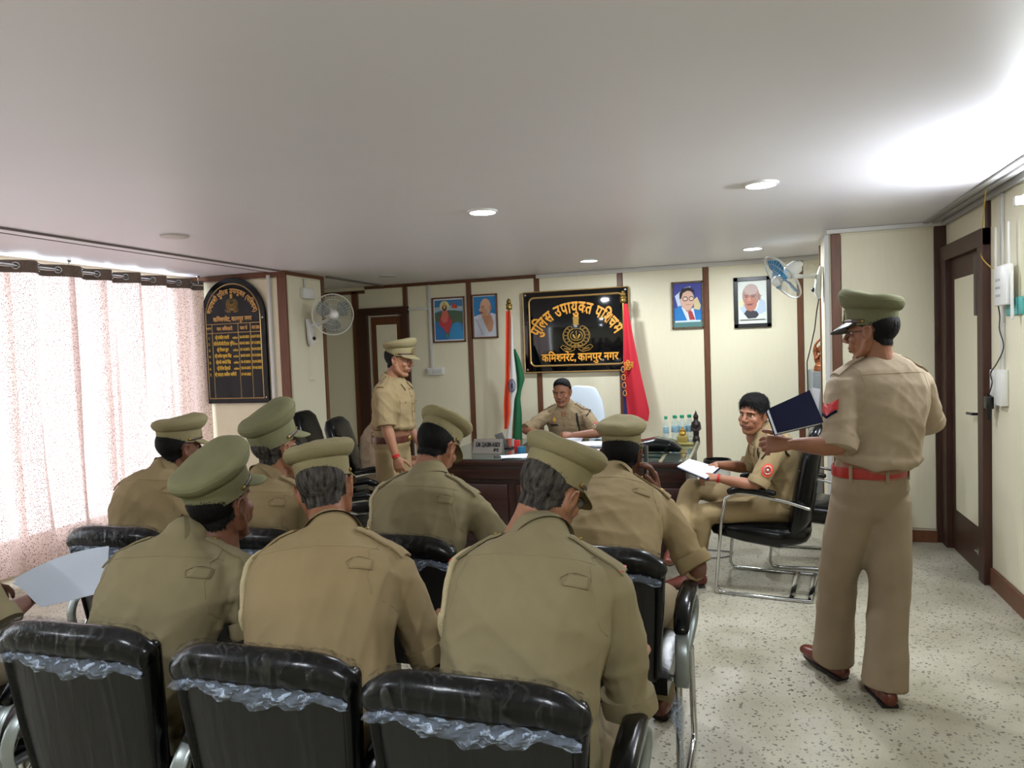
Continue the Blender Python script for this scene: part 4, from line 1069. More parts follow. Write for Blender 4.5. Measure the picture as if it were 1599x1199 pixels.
    if cap:
        co = head_part(cap_set(cap['m']), 'peaked_cap', t, (0, cap.get('y', -.004), cap.get('z', .058)), cap.get('s', (1, 1, 1)), Matrix.Rotation(math.radians(cap.get('pitch', 0)), 3, 'X') @ Matrix.Rotation(math.radians(cap.get('roll', 0)), 3, 'Y'))
        for me_, nm in ((vis_mesh(cap.get('vm', cap['m'])), 'visor'), (STRM, 'chin_strap'), (BUTM, 'strap_button'), (BDGM, 'cap_badge')):
            o = bpy.data.objects.new(nm, me_); C.objects.link(o); o.parent = co
    if glasses:
        a = Acc()
        for s in (-1, 1):
            P = [(s * .033 + .024 * math.cos(q), .094 - .006 * abs(math.cos(q)), .008 + .017 * math.sin(q)) for q in np.linspace(0, 2 * PI, 19)]; a.tube(P, .0014, n=5, caps=False)
            a.tube([(s * .057, .090, .012), (s * .076, .070, .014), (s * .083, .01, .012), (s * .083, -.004, .004)], .0018, n=5)
        a.tube([(-.009, .094, .012), (.009, .094, .012)], .0014, n=5)
        me_ = mesh_from(a.arr(), a.F, 'spectacles', M_black); sp = head_part(me_, 'spectacles', t)
        b = Acc()
        for s in (-1, 1): b.tube([(s * .033, .0905, .008), (s * .033, .0915, .008)], [(.022, .016)] * 2, n=16, xaxis=(1, 0, 0), caps=False)
        o = bpy.data.objects.new('lens', mesh_from(b.arr(), b.F, 'lens', M_pane)); C.objects.link(o); o.parent = sp
    return dict(t=t, sh=sh, bvh=bvh, T=T, TD=TD, spine=spine, lat=lat, sj=sidej, A=A, L=Lg, O=O, HM=HM, HO=HO, tro=tro, fwd=bk)
# ================================================================== FURNITURE
def smoothgrid(fn, nu, nv):
    G = np.zeros((nu, nv, 3))
    for i, u in enumerate(np.linspace(0, 1, nu)):
        for j, v in enumerate(np.linspace(0, 1, nv)): G[i, j] = fn(u, v)
    return G
def row_chair(seed=1):
    """low-backed visitor chair, facing +y, seat centre at the origin; factory plastic still on the back"""
    t = thing('waiting_chair', 'x', 'chair', (0, 0, 0))
    rs = random.Random(seed)
    # back: rexine slab tapering down, leaning back slightly
    zt, zb = .90, .46
    def back_y(z, x): return -.245 - (z - zb) * .13 + .9 * x * x * .35
    a = Acc()
    def slab(u, v):   # v around the section (0..1), u along height
        return None
    rings = []
    for z in np.linspace(zb, zt - .02, 12):
        hw_ = .212 + (z - zb) * .085; th = .030 + .004 * math.sin((z - zb) * 8)
        sec = []
        n = 32
        for k in range(n):
            q = 2 * PI * k / n; x = hw_ * math.copysign(abs(math.cos(q)) ** .35, math.cos(q)); dy = th * math.copysign(abs(math.sin(q)) ** .6, math.sin(q))
            sec.append((x, back_y(z, x) + dy, z))
        rings.append(sec)
    V = [p for s in rings for p in s]; n = 32; F = [(j * n + i, j * n + (i + 1) % n, (j + 1) * n + (i + 1) % n, (j + 1) * n + i) for j in range(len(rings) - 1) for i in range(n)]
    F += [tuple(range(n)), tuple(range(len(V) - n, len(V)))]
    a.add(V, F); bk = obj('backrest', a, M_leatherback, t, angle=50)
    # rolled top bolster, overhanging to the rear
    pts = []; rad = []
    for x in np.linspace(-.222, .222, 15):
        e = abs(x) / .222; pts.append((x, back_y(zt, x) - .006, zt - .012 - .030 * e ** 6)); rad.append((.040 - .006 * e ** 4, .044 - .006 * e ** 4))
    a = Acc().tube(pts, rad, n=18, xaxis=(0, 1, 0)); hr = obj('bolster', a, M_leather, bk, angle=None)
    a = Acc()
    for s in (-1, 1): a = Acc(); a.tube([(s * .228, back_y(.88, .228), .87), (s * .226, back_y(.8, .22), .78), (s * .215, back_y(.65, .2), .62), (s * .205, back_y(.5, .2), .48)], [(.036, .022), (.034, .018), (.032, .015), (.03, .014)], n=12, xaxis=(0, 1, 0)); obj('side_piping', a, M_leather, bk, angle=None)
    # seat
    a = Acc(); G1 = smoothgrid(lambda u, v: ((u - .5) * .48, (v - .5) * .50, .475 + .022 * math.sin(PI * u) ** .5 * math.sin(PI * v) ** .5 - .03 * max(0, v - .85) / .15), 14, 14)
    G0 = smoothgrid(lambda u, v: ((u - .5) * .48, (v - .5) * .50, .415), 14, 14); a.grid(G1); a.grid(G0[::-1]); nn = 196
    b = [(i, 0) for i in range(14)] + [(13, j) for j in range(1, 14)] + [(i, 13) for i in range(12, -1, -1)] + [(0, j) for j in range(12, 0, -1)]
    for p, q in zip(b, b[1:] + b[:1]): x, y = p[0] * 14 + p[1], q[0] * 14 + q[1]; x2, y2 = (13 - p[0]) * 14 + p[1] + nn, (13 - q[0]) * 14 + q[1] + nn; a.F.append((x, y, y2, x2))
    obj('seat', a, M_leather, t, angle=60)
    # arms: flat grey metal loops with black pads; chrome tube legs
    for s in (-1, 1):
        x = s * .282
        P = [(x - s * .02, .10, .44), (x, .16, .53), (x + s * .005, .17, .60), (x + s * .005, .10, .645), (x + s * .005, -.08, .652), (x + s * .008, -.22, .615), (x + s * .012, -.27, .53), (x + s * .006, -.24, .45), (x - s * .015, -.12, .43)]
        Q = []
        for k in range(len(P) - 1):
            for q in np.linspace(0, 1, 4, endpoint=False):
                i0, i1, i2, i3 = max(k - 1, 0), k, k + 1, min(k + 2, len(P) - 1); p0, p1, p2, p3 = [np.array(P[i]) for i in (i0, i1, i2, i3)]
                Q.append(.5 * ((2 * p1) + (-p0 + p2) * q + (2 * p0 - 5 * p1 + 4 * p2 - p3) * q * q + (-p0 + 3 * p1 - 3 * p2 + p3) * q ** 3))
        Q.append(np.array(P[-1])); a = Acc().tube(Q, (.024, .006), n=10, xaxis=(1, 0, 0), power=3.5, caps=False)
        ar = obj('arm', a, M_alu, t, angle=50)
        P = [(x + s * .004, .16, .655), (x + s * .004, .10, .685), (x + s * .004, .0, .69), (x + s * .004, -.10, .688), (x + s * .004, -.18, .665), (x + s * .004, -.215, .63)]
        obj('arm_pad', Acc().tube(P, [(.026, .018), (.030, .022), (.031, .024), (.031, .024), (.030, .022), (.026, .016)], n=14, xaxis=(1, 0, 0), power=2.6), M_leather, ar, angle=None)
        P = [(x - s * .01, -.19, .50), (x - s * .008, -.225, .44), (x - s * .012, -.20, .25), (x - s * .008, -.235, .04), (x - s * .008, -.21, .014), (x - s * .008, .0, .012), (x - s * .008, .20, .014), (x - s * .008, .235, .04), (x - s * .012, .22, .40), (x - s * .02, .19, .425)]
        obj('leg_frame', Acc().tube(P, .0125, n=10), M_chrome, t, angle=None)
    a = Acc(); 
    for y in (-.12, .14): a.tube([(-.27, y, .425), (-.2, y, .408), (.2, y, .408), (.27, y, .425)], .012, n=8)
    obj('seat_rail', a, M_chrome, t, angle=None)
    # plastic: shell over the bolster, bunched band below it, taut sheet down the back
    a = Acc(); nu, nv = 46, 16; G = np.zeros((nu, nv, 3))
    for i, x in enumerate(np.linspace(-.245, .245, nu)):
        e = min(1, abs(x) / .245)
        for j, q in enumerate(np.linspace(-.9, PI + .9, nv)):
            r = (.050 - .008 * e ** 5) * (1 + .05 * math.sin(x * 90 + j) + .04 * math.sin(x * 171 + 2 * j)); zc = zt - .012 - .030 * e ** 6; G[i, j] = (x, back_y(zt, min(abs(x), .222)) - .006 + r * math.cos(q), zc + r * math.sin(q))
    a.grid(G); wr_ = obj('plastic_wrap', a, M_wrap, t, angle=None)
    a = Acc(); nu, nv = 60, 7; G = np.zeros((nu, nv, 3)); ph = rs.uniform(0, 6)
    for i, x in enumerate(np.linspace(-.24, .24, nu)):
        e = abs(x) / .24; dp = .022 + .034 * (.5 + .5 * math.sin(x * 13 + ph)) + .008 * math.sin(x * 60 + ph)
        for j, v in enumerate(np.linspace(0, 1, nv)):
            z = zt - .048 - .02 * e ** 5 - v * dp; G[i, j] = (x, back_y(z, min(abs(x), .21)) - .040 - .010 * math.sin(v * PI) - .005 * math.sin(x * 140 + v * 9), z)
    a.grid(G); obj('bunched_film', a, M_wrapw, wr_, angle=None)
    a = Acc(); nu, nv = 40, 12; G = np.zeros((nu, nv, 3))
    for i, u in enumerate(np.linspace(-1, 1, nu)):
        for j, z in enumerate(np.linspace(zt - .05, zb + .0, nv)):
            x = u * (.222 + (z - zb) * .085); G[i, j] = (x, back_y(z, x) - .037 - .0015 * math.sin(x * 120 + 6 * math.sin(z * 4)) + .012 * abs(u) ** 8, z)
    a.grid(G); obj('stretched_film', a, M_wraps, wr_, angle=None)
    return t
def visitor_chair():
    """high-backed black leather cantilever chair on a chrome sled, facing +y"""
    t = thing('visitor_chair', 'x', 'chair', (0, 0, 0))
    a = Acc(); P = [(0, -.20, .40), (0, -.24, .50), (0, -.27, .68), (0, -.30, .86), (0, -.345, 1.02), (0, -.36, 1.06)]
    W_ = [(.235, .045), (.255, .070), (.262, .066), (.255, .060), (.235, .054), (.20, .036)]
    a.tube(P, W_, n=28, xaxis=(1, 0, 0), power=3.2); bk = obj('backrest', a, M_leather, t, angle=None)
    a = Acc()
    for z, w_ in ((.62, .235), (.80, .235)): a.tube([(-w_, -.255 - (z - .5) * .15 + .052, z), (0, -.25 - (z - .5) * .15 + .053, z), (w_, -.255 - (z - .5) * .15 + .052, z)], .008, n=8)
    obj('stitched_crease', a, M_black, bk, angle=None)
    a = Acc(); a.tube([(0, -.24, .385), (0, -.12, .375), (0, .08, .395), (0, .23, .41), (0, .275, .39)], [(.23, .060), (.258, .085), (.258, .082), (.25, .068), (.225, .04)], n=28, xaxis=(1, 0, 0), power=3.2)
    obj('seat', a, M_leather, t, angle=None)
    for s in (-1, 1):
        x = s * .28
        P = [(x, -.30, .58), (x, -.18, .615), (x, .02, .655), (x, .13, .66), (x, .19, .62), (x, .215, .50), (x, .26, .05), (x, .24, .016), (x, .20, .012), (x, -.30, .012)]
        fr_ = obj('chrome_frame', Acc().tube(P, (.014, .010), n=10, xaxis=(1, 0, 0), power=3), M_chrome, t, angle=None)
        obj('arm_pad', Acc().tube([(x, -.10, .665), (x, .0, .68), (x, .10, .688), (x, .16, .665)], [(.026, .016), (.032, .026), (.032, .026), (.026, .022)], n=12, xaxis=(1, 0, 0), power=2.6), M_leather, fr_, angle=None)
        a = Acc(); a.tube([(x, -.30, .58), (s * .22, -.27, .56)], .012, n=8); obj('arm_bracket', a, M_chrome, fr_)
    a = Acc()
    for y in (-.30, -.19): abox(a, -.28, .28, y - .016, y + .016, .004, .022, bev=.003)
    a.tube([(-.28, .23, .38), (.28, .23, .38)], .012, n=8)
    obj('cross_bar', a, M_chrome, t)
    return t
rc = row_chair(3)
def put(o, x, y, rz, label, group=None, z=0):
    o.location = (x, y, z); o.rotation_euler = (0, 0, rz); o['label'] = label
    if group: o['group'] = group
    return o
G1_ = 'plastic-wrapped waiting chairs in rows'
put(rc, -.555, 1.66, 0, 'wrapped black waiting chair in the nearest row, rightmost of that row', G1_)
for (x, y, rz, lb) in [(-1.10, 1.69, .02, 'wrapped black waiting chair in the nearest row, middle of the three wide backs'), (-1.70, 1.71, .03, 'wrapped black waiting chair in the nearest row, second from the left edge'), (-2.36, 1.72, 0, 'wrapped black waiting chair in the nearest row, cut by the left edge'),
                       (-.50, 2.68, -.03, 'wrapped black waiting chair of the second row, at the aisle on the right'), (-1.27, 2.70, 0, 'wrapped black waiting chair of the second row, between two seated backs in the middle'), (-1.92, 2.70, 0, 'wrapped black waiting chair of the second row, hidden behind the front sitters'), (-2.52, 2.62, .02, 'wrapped black waiting chair of the second row, nearest the curtains')]:
    put(copy_tree(rc), x, y, rz, lb, G1_)
vc = visitor_chair(); G2_ = 'black leather visitor chairs with chrome frames'
put(vc, .10, 4.97, math.radians(82), 'black leather chrome visitor chair under the seated officer who looks back', G2_)
for (x, y, rz, lb) in [(.42, 5.62, math.radians(88), 'empty black leather visitor chair behind the seated officer on the right'), (-2.96, 5.42, math.radians(-78), 'black high-backed visitor chair left of the standing officer by the desk, someone seated in it'), (-3.75, 6.1, math.radians(-80), 'empty black visitor chair in front of the narrow pier under the left fan'), (-2.60, 4.36, math.radians(-62), 'empty black chrome-armed visitor chair just behind the standing officer by the desk')]:
    put(copy_tree(vc), x, y, rz, lb, G2_)
# ---- desk
DX0, DX1, DY0, DY1, DZ = -2.45, -.38, 5.24, 6.55, .755
t = thing('office_desk', 'dark mahogany office desk with a glass top in front of the nameboard', 'desk', ((DX0 + DX1) / 2, DY0, 0))
obj('desktop', abox(Acc(), DX0, DX1, DY0, DY1, DZ - .04, DZ, bev=.008), M_desk, t)
obj('front_panel', abox(Acc(), DX0 + .04, DX1 - .06, DY0 + .06, DY0 + .09, .0, DZ - .04, bev=.003), M_desk, t)
obj('desk_fascia', abox(Acc(), DX0 + .02, DX1 - .03, DY0 + .025, DY0 + .06, DZ - .15, DZ - .04, bev=.006), M_desk, t)
for k in range(3):
    x0 = DX0 + .08 + k * .66; obj('raised_panel', abox(Acc(), x0, x0 + .6, DY0 + .045, DY0 + .062, .10, DZ - .19, bev=.012), M_desk, t)
for x in (DX0 + .03, DX1 - .07): obj('side_panel', abox(Acc(), x, x + .04, DY0 + .06, DY1 - .03, 0, DZ - .04, bev=.003), M_desk, t)
M_dglass = mat('desk_glass', '4a5048', rough=.04, spec=.8)
gt = obj('glass_top', abox(Acc(), DX0 + .03, -.60, DY0 + .02, DY1 - .02, DZ + .0005, DZ + .008, bev=.002, seg=1), M_dglass, t)
a = Acc(); line_loop3 = [(-.57, DY0 + .02, DZ + .006), (-.42, DY0 + .03, DZ + .006), (-.41, DY1 - .02, DZ + .006), (-.56, DY1 - .02, DZ + .006)]
obj('glass_strip', abox(Acc(), -.575, -.40, DY0 + .02, DY1 - .02, DZ + .0005, DZ + .008, bev=.002, seg=1), M_dglass, t)
for (x0, x1) in ((-.60, -.575), (-.40, -.385)): obj('steel_trim', Acc().box(x0, x1, DY0 + .01, DY1, DZ + .0005, DZ + .010), mat('champagne_trim', 'a9a283', rough=.35, metal=.5), t)
zt = DZ + .009
# desk things
def small(name, label, cat, acc, m, loc, group=None, **k):
    t = thing(name, label, cat, loc, group=group); o = obj(name + '_body' if False else 'body', acc, m, t, **k); return t
t = thing('nameplate', 'grey metal desk nameplate engraved with a name at the left end of the desk', 'nameplate', (-2.0, 5.58, zt))
a = Acc(); a.prism([(5.55, zt), (5.63, zt), (5.60, zt + .115)], -2.155, -1.90, axis=0); pl_ = obj('plate', a, mat('brushed_steel_plate', '8b877f', rough=.35, metal=.6), t, smooth=False)
a = Acc(); tmp = Acc(); text_acc(tmp, 'S.M. QASIM ABIDI', -2.028, 0, 0, .05, width=.21, dev=False, bold=.02); text_acc(tmp, 'IPS', -1.95, -.038, 0, .035, width=.045, dev=False, bold=.02)
for v in tmp.V: v[:, 2] = v[:, 2] + 0; 
for v in tmp.V: zz = v[:, 2].copy() + .055; thick = v[:, 1].copy(); v[:, 2] = zt + zz; v[:, 1] = 5.55 + (zz / .115) * .05 - .004 + thick * .4
a.V = tmp.V; a.F = tmp.F; a.n = tmp.n; obj('engraving', a, M_black, pl_, smooth=False)
t = thing('mobile_phone', 'grey mobile phone leaning on a stand beside the nameplate', 'phone', (-1.97, 5.83, zt))
a = Acc(); M_ = rotz(.25) @ rotx(.55); V, F = bevbox(-.036, .036, -.005, .005, 0, .155, bev=.004); a.add(np.array(V) @ M_.T @ roty(-.3).T + (-1.97, 5.83, zt + .01), F); ph_ = obj('case', a, mat('phone_grey', '7d7b78', rough=.3, metal=.4), t)
a = Acc(); a.box(-2.0, -1.90, 5.80, 5.90, zt, zt + .012); a.tube([(-1.95, 5.87, zt + .01), (-1.96, 5.86, zt + .07)], .006); obj('stand', a, M_black, t)
t = thing('pen_cup', 'small red and blue cup behind the papers on the desk', 'cup', (-1.75, 5.62, zt))
a = Acc().lathe([(.034, 0), (.036, .05)], (-1.75, 5.62, zt)); obj('cup', a, mat('blue_cup', '2c6d8c', rough=.3), t)
a = Acc(); abox(a, -1.82, -1.77, 5.64, 5.66, zt, zt + .10, bev=.003); obj('card_holder', a, M_red, t)
def sheets(label, cx, cy, w_, d_, n, rz, z0, group='papers on the desk'):
    t = thing('paper', label, 'paper', (cx, cy, z0), group=group)
    for k in range(n):
        a = Acc(); G = smoothgrid(lambda u, v: ((u - .5) * w_, (v - .5) * d_, k * .004 + .004 + .003 * math.sin(u * 5 + v * 3 + k)), 6, 6); V = G.reshape(-1, 3) @ rotz(rz + k * .12).T + (cx, cy, z0); a.grid(V.reshape(6, 6, 3)); a.grid((V - (0, 0, .003)).reshape(6, 6, 3)); obj('sheet', a, M_paper, t, angle=None)
    return t
sheets('loose white papers at the front edge of the desk', -1.72, 5.38, .24, .19, 2, .3, zt)
sheets('white papers under the hands of the officer behind the desk', -1.62, 6.40, .40, .22, 2, .1, zt)
sheets('open file of papers right of the officer behind the desk', -1.28, 6.12, .36, .26, 3, -.1, zt)
sheets('white sheet on the desk in front of the phone caller', -1.02, 5.7, .22, .30, 2, .15, zt)
# black leather desk tidy
t = thing('document_bag', 'bulging black leather document pouch on the right of the desk', 'bag', (-.66, 5.75, zt))
a = Acc(); a.tube([(-.84, 5.70, zt + .02), (-.78, 5.70, zt + .05), (-.66, 5.72, zt + .062), (-.55, 5.70, zt + .055), (-.49, 5.70, zt + .03)], [(.08, .025), (.11, .045), (.13, .06), (.12, .05), (.08, .025)], n=18, xaxis=(0, 1, 0), power=2.6)
V, F = fuse(a, .01, 2); V[:, 2] = np.maximum(V[:, 2], zt); N_ = vnormals(V, F); V = folds(V, N_, 5, .012, 18); V[:, 2] = np.maximum(V[:, 2], zt); a = Acc().add(V, F); obj('pouch', a, M_leather, t, angle=None)
a = Acc(); a.tube([(-.80, 5.65, zt + .02), (-.66, 5.62, zt + .05), (-.5, 5.65, zt + .02)], .008, n=8); obj('strap', a, M_leather, t)
t = thing('glass_tray', 'clear tray edge under the black pouch at the front of the desk', 'tray', (-.72, 5.50, zt))
a = Acc(); abox(a, -.90, -.60, 5.42, 5.58, zt, zt + .018, bev=.004); obj('tray', a, mat('dark_green_glass', '26362e', rough=.1, spec=.7), t)
# bottles
def bottle(x, y, h, label, z0=zt):
    t = thing('water_bottle', label, 'bottle', (x, y, z0), group='green-capped water bottles on the desk'); s = h / .22
    a = Acc().lathe([(.028 * s, 0), (.032 * s, .006), (.032 * s, .05), (.029 * s, .06), (.032 * s, .07), (.032 * s, .14), (.026 * s, .165), (.014 * s, .19), (.0135 * s, .20)], (x, y, z0), n=18); obj('bottle', a, M_pet, t, angle=None)
    a = Acc().lathe([(.0325 * s, .072), (.033 * s, .073), (.033 * s, .125), (.0325 * s, .126)], (x, y, z0), n=18); obj('label_band', a, mat('bottle_label', '8fb0c0', rough=.5), t, angle=None)
    a = Acc().lathe([(.017 * s, .195), (.018 * s, .197), (.018 * s, .218), (.015 * s, .222)], (x, y, z0), n=16); obj('cap', a, mat('green_cap', '1f9a74', rough=.4), t)
bottle(-.655, 6.36, .17, 'smallest green-capped water bottle, left of the others on the desk'); bottle(-.585, 6.44, .225, 'green-capped water bottle, second from the left on the desk'); bottle(-.525, 6.46, .225, 'green-capped water bottle, third from the left on the desk'); bottle(-.465, 6.50, .225, 'green-capped water bottle nearest the dark statuette')
t = thing('tissue_box', 'small turquoise packet under the smallest water bottle', 'box', (-.665, 6.24, zt))
a = Acc(); abox(a, -.71, -.62, 6.2, 6.28, zt, zt + .045, bev=.004); obj('box', a, mat('turquoise_card', '27a58a', rough=.5), t)
t = thing('figurine', 'gold miniature figurine standing on a small gold box at the right end of the desk', 'figurine', (-.50, 6.22, zt))
a = Acc(); abox(a, -.55, -.46, 6.18, 6.26, zt, zt + .07, bev=.004); obj('gold_box', a, mat('gilt_box', 'a08d4e', rough=.35, metal=.4), t)
a = Acc(); a.ell((-.505, 6.22, zt + .085), (.030, .022, .018)); a.ell((-.505, 6.22, zt + .11), (.017, .014, .022)); a.ell((-.505, 6.22, zt + .138), (.010, .010, .012)); a.tube([(-.53, 6.21, zt + .10), (-.52, 6.2, zt + .12), (-.505, 6.21, zt + .115)], .006); a.tube([(-.48, 6.21, zt + .10), (-.49, 6.2, zt + .12)], .006); V, F = fuse(a, .004, 1); obj('gold_figure', Acc().add(V, F), mat('gilt', 'c09a4a', rough=.3, metal=.7), t, angle=None)
t = thing('gold_tray', 'low gilt tray on the right end of the desk', 'tray', (-.47, 6.30, zt))
a = Acc(); abox(a, -.56, -.41, 6.10, 6.17, zt, zt + .02, bev=.004); obj('tray', a, mat('gilt_tray', 'a9a060', rough=.3, metal=.6), t)
def statue(t, x, y, z, s, m):
    a = Acc(); P = lambda *p: (x + p[0] * s, y + p[1] * s, z + p[2] * s)
    a.tube([P(0, 0, 0), P(0, 0, .02)], .036 * s); a.tube([P(0, 0, .02), P(0, 0, .10), P(0, 0, .16), P(0, 0, .20)], [.026 * s, .030 * s, .036 * s, .024 * s], n=12)
    a.ell(P(0, 0, .235), (.026 * s, .026 * s, .034 * s)); a.ell(P(0, 0, .272), (.013 * s, .013 * s, .014 * s)); a.tube([P(0, 0, .275), P(0, 0, .305)], [.006 * s, .003 * s])
    for q in (-1, 1): a.tube([P(q * .032, 0, .18), P(q * .042, -.01, .12), P(q * .02, -.03, .10)], .011 * s)
    V, F = fuse(a, .005 * s + .0005, 1); return obj('figure', Acc().add(V, F), m, t, angle=None)
t = thing('statuette', 'dark standing buddha-like statuette at the right end of the desk', 'statuette', (-.405, 6.42, zt)); statue(t, -.405, 6.42, zt, .88, mat('dark_bronze', '2a211d', rough=.4, metal=.3))
# white executive chair
t = thing('executive_chair', 'white high-backed executive chair behind the desk officer', 'chair', (-1.60, 7.1, 0))
a = Acc(); a.tube([(-1.60, 7.12, .50), (-1.60, 7.20, .72), (-1.60, 7.24, .92), (-1.58, 7.28, 1.08), (-1.57, 7.29, 1.19)], [(.25, .05), (.27, .055), (.25, .05), (.20, .045), (.13, .03)], n=24, xaxis=(1, .1, 0), power=3); obj('backrest', a, mat('white_leather', 'b4bfc8', rough=.5), t, angle=None)
a = Acc(); a.tube([(-1.82, 7.21, .80), (-1.38, 7.23, .80)], [(.03, .058)] * 2, n=12, xaxis=(0, 0, 1)); obj('back_band', a, mat('grey_band', '7f8a90', rough=.5), t)
a = Acc(); a.tube([(-1.60, 6.70, .47), (-1.60, 6.85, .49), (-1.60, 7.12, .48)], [(.22, .04), (.26, .055), (.25, .05)], n=24, xaxis=(1, 0, 0), power=3); obj('seat', a, MATS['white_leather'], t, angle=None)
a = Acc(); a.tube([(-1.60, 6.95, .06), (-1.60, 6.95, .44)], .03); obj('gas_column', a, M_chrome, t)
for k in range(5):
    q = k * 2 * PI / 5; a = Acc(); a.tube([(-1.60, 6.95, .10), (-1.60 + .28 * math.cos(q), 6.95 + .28 * math.sin(q), .06)], [.022, .015]); b = obj('leg', a, M_chrome, t); a = Acc(); a.tube([(-1.60 + .28 * math.cos(q) - .012, 6.95 + .28 * math.sin(q), .026), (-1.60 + .28 * math.cos(q) + .012, 6.95 + .28 * math.sin(q), .026)], .024); obj('castor', a, M_black, b)
for s in (-1, 1):
    a = Acc(); a.tube([(-1.60 + s * .29, 7.14, .70), (-1.60 + s * .30, 6.85, .71)], [(.03, .018)] * 2, n=10, xaxis=(1, 0, 0)); a.tube([(-1.60 + s * .28, 7.05, .46), (-1.60 + s * .30, 7.0, .70)], .015); obj('armrest', a, MATS['white_leather'], t)
# waste bin
t = thing('waste_bin', 'white wastebin with a black rim beyond the seated officer', 'bin', (-.27, 7.45, 0))
a = Acc().lathe([(.10, 0), (.105, .01), (.13, .40), (.128, .40), (.10, .02)], (-.27, 7.45, 0), n=28); obj('bucket', a, M_white, t, angle=40)
a = Acc().lathe([(.133, .385), (.138, .39), (.138, .43), (.132, .445), (.118, .445), (.118, .39)], (-.27, 7.45, 0), n=28); obj('rim', a, M_black, t, angle=40)
# grey cabinet with the carved deity
t = thing('steel_cabinet', 'grey steel cabinet in the corner behind the pier', 'cabinet', (.90, 7.6, 0))
obj('body', abox(Acc(), .62, 1.30, 7.35, 8.0, 0, 1.30, bev=.006), mat('grey_steel_paint', '767c7d', rough=.45), t)
obj('door', abox(Acc(), .64, 1.28, 7.335, 7.35, .05, 1.27, bev=.003), MATS['grey_steel_paint'], t)
t = thing('carved_statue', 'copper coloured carved deity statue on top of the grey cabinet', 'statue', (.74, 7.5, 1.301))
M_cop = mat('copper_carving', '8a4f2a', rough=.4, metal=.4, noise=.4, nscale=30)
a = Acc(); x, y, z = .75, 7.5, 1.301
a.tube([(x, y, z), (x, y, z + .03)], (.11, .07), n=16, xaxis=(1, 0, 0)); a.ell((x, y, z + .09), (.075, .05, .065)); a.ell((x, y, z + .16), (.05, .042, .045)); a.ell((x, y - .01, z + .215), (.036, .034, .038))
a.tube([(x, y - .04, z + .215), (x - .012, y - .065, z + .17), (x - .005, y - .06, z + .12), (x + .02, y - .065, z + .10)], [.016, .014, .011, .009])
for s in (-1, 1):
    a.ell((x + s * .048, y, z + .215), (.026, .008, .032)); a.tube([(x + s * .05, y, z + .18), (x + s * .085, y - .01, z + .20), (x + s * .092, y - .01, z + .25)], .012); a.tube([(x + s * .05, y - .01, z + .16), (x + s * .085, y - .03, z + .12)], .012); a.tube([(x + s * .03, y - .03, z + .05), (x + s * .09, y - .03, z + .045), (x + s * .03, y - .055, z + .04)], .02)
a.tube([(x, y, z + .25), (x, y, z + .30)], [.026, .008]); a.ell((x - .085, y + .01, z + .13), (.02, .015, .06)); a.ell((x + .09, y, z + .27), (.02, .012, .03))
V, F = fuse(a, .006, 1); obj('figure', Acc().add(V, F), M_cop, t, angle=None)
a = Acc(); a.tube([(x + .10 * math.cos(q), y + .03, z + .19 + .125 * math.sin(q)) for q in np.linspace(-.6, PI + .6, 16)], .011, n=8); obj('halo', a, M_cop, t, angle=None)
# ================================================================== THINGS ON THE WALLS
def flat(acc, pts, y): 
    n = len(pts); acc.add([(p[0], y, p[1]) for p in pts] + [(p[0], y + .0006, p[1]) for p in pts], [tuple(range(n)), tuple(range(2 * n - 1, n - 1, -1))]); return acc
def disc(cx, cz, rx, rz, n=20, a0=0, a1=360): return [(cx + rx * math.cos(math.radians(q)), cz + rz * math.sin(math.radians(q))) for q in np.linspace(a0, a1, n)]
def picture(name, label, x0, x1, z0, z1, fw, mf, layers, mount=None):
    y = YB - .03; t = thing(name, label, 'picture', ((x0 + x1) / 2, YB, z0), group=None)
    a = Acc(); abox(a, x0, x1, y, y + .018, z0, z0 + fw, bev=.003, seg=1); abox(a, x0, x1, y, y + .018, z1 - fw, z1, bev=.003, seg=1); abox(a, x0, x0 + fw, y, y + .018, z0, z1, bev=.003, seg=1); abox(a, x1 - fw, x1, y, y + .018, z0, z1, bev=.003, seg=1)
    obj('frame', a, mf, t); w_, h_ = x1 - x0 - 2 * fw, z1 - z0 - 2 * fw
    pr = obj('print', Acc().box(x0 + fw, x1 - fw, y + .012, y + .016, z0 + fw, z1 - fw), mount or M_paper, t, smooth=False)
    for k, (nm, col, pts) in enumerate(layers):
        a = Acc(); P = [(x0 + fw + u * w_, z0 + fw + v * h_) for u, v in pts]; flat(a, P, y + .0110 - k * .0007); obj(nm, a, mat('print_' + col, col, rough=.45), pr, smooth=False)
    return t
R_ = lambda a, b, c, d: [(a, c), (b, c), (b, d), (a, d)]
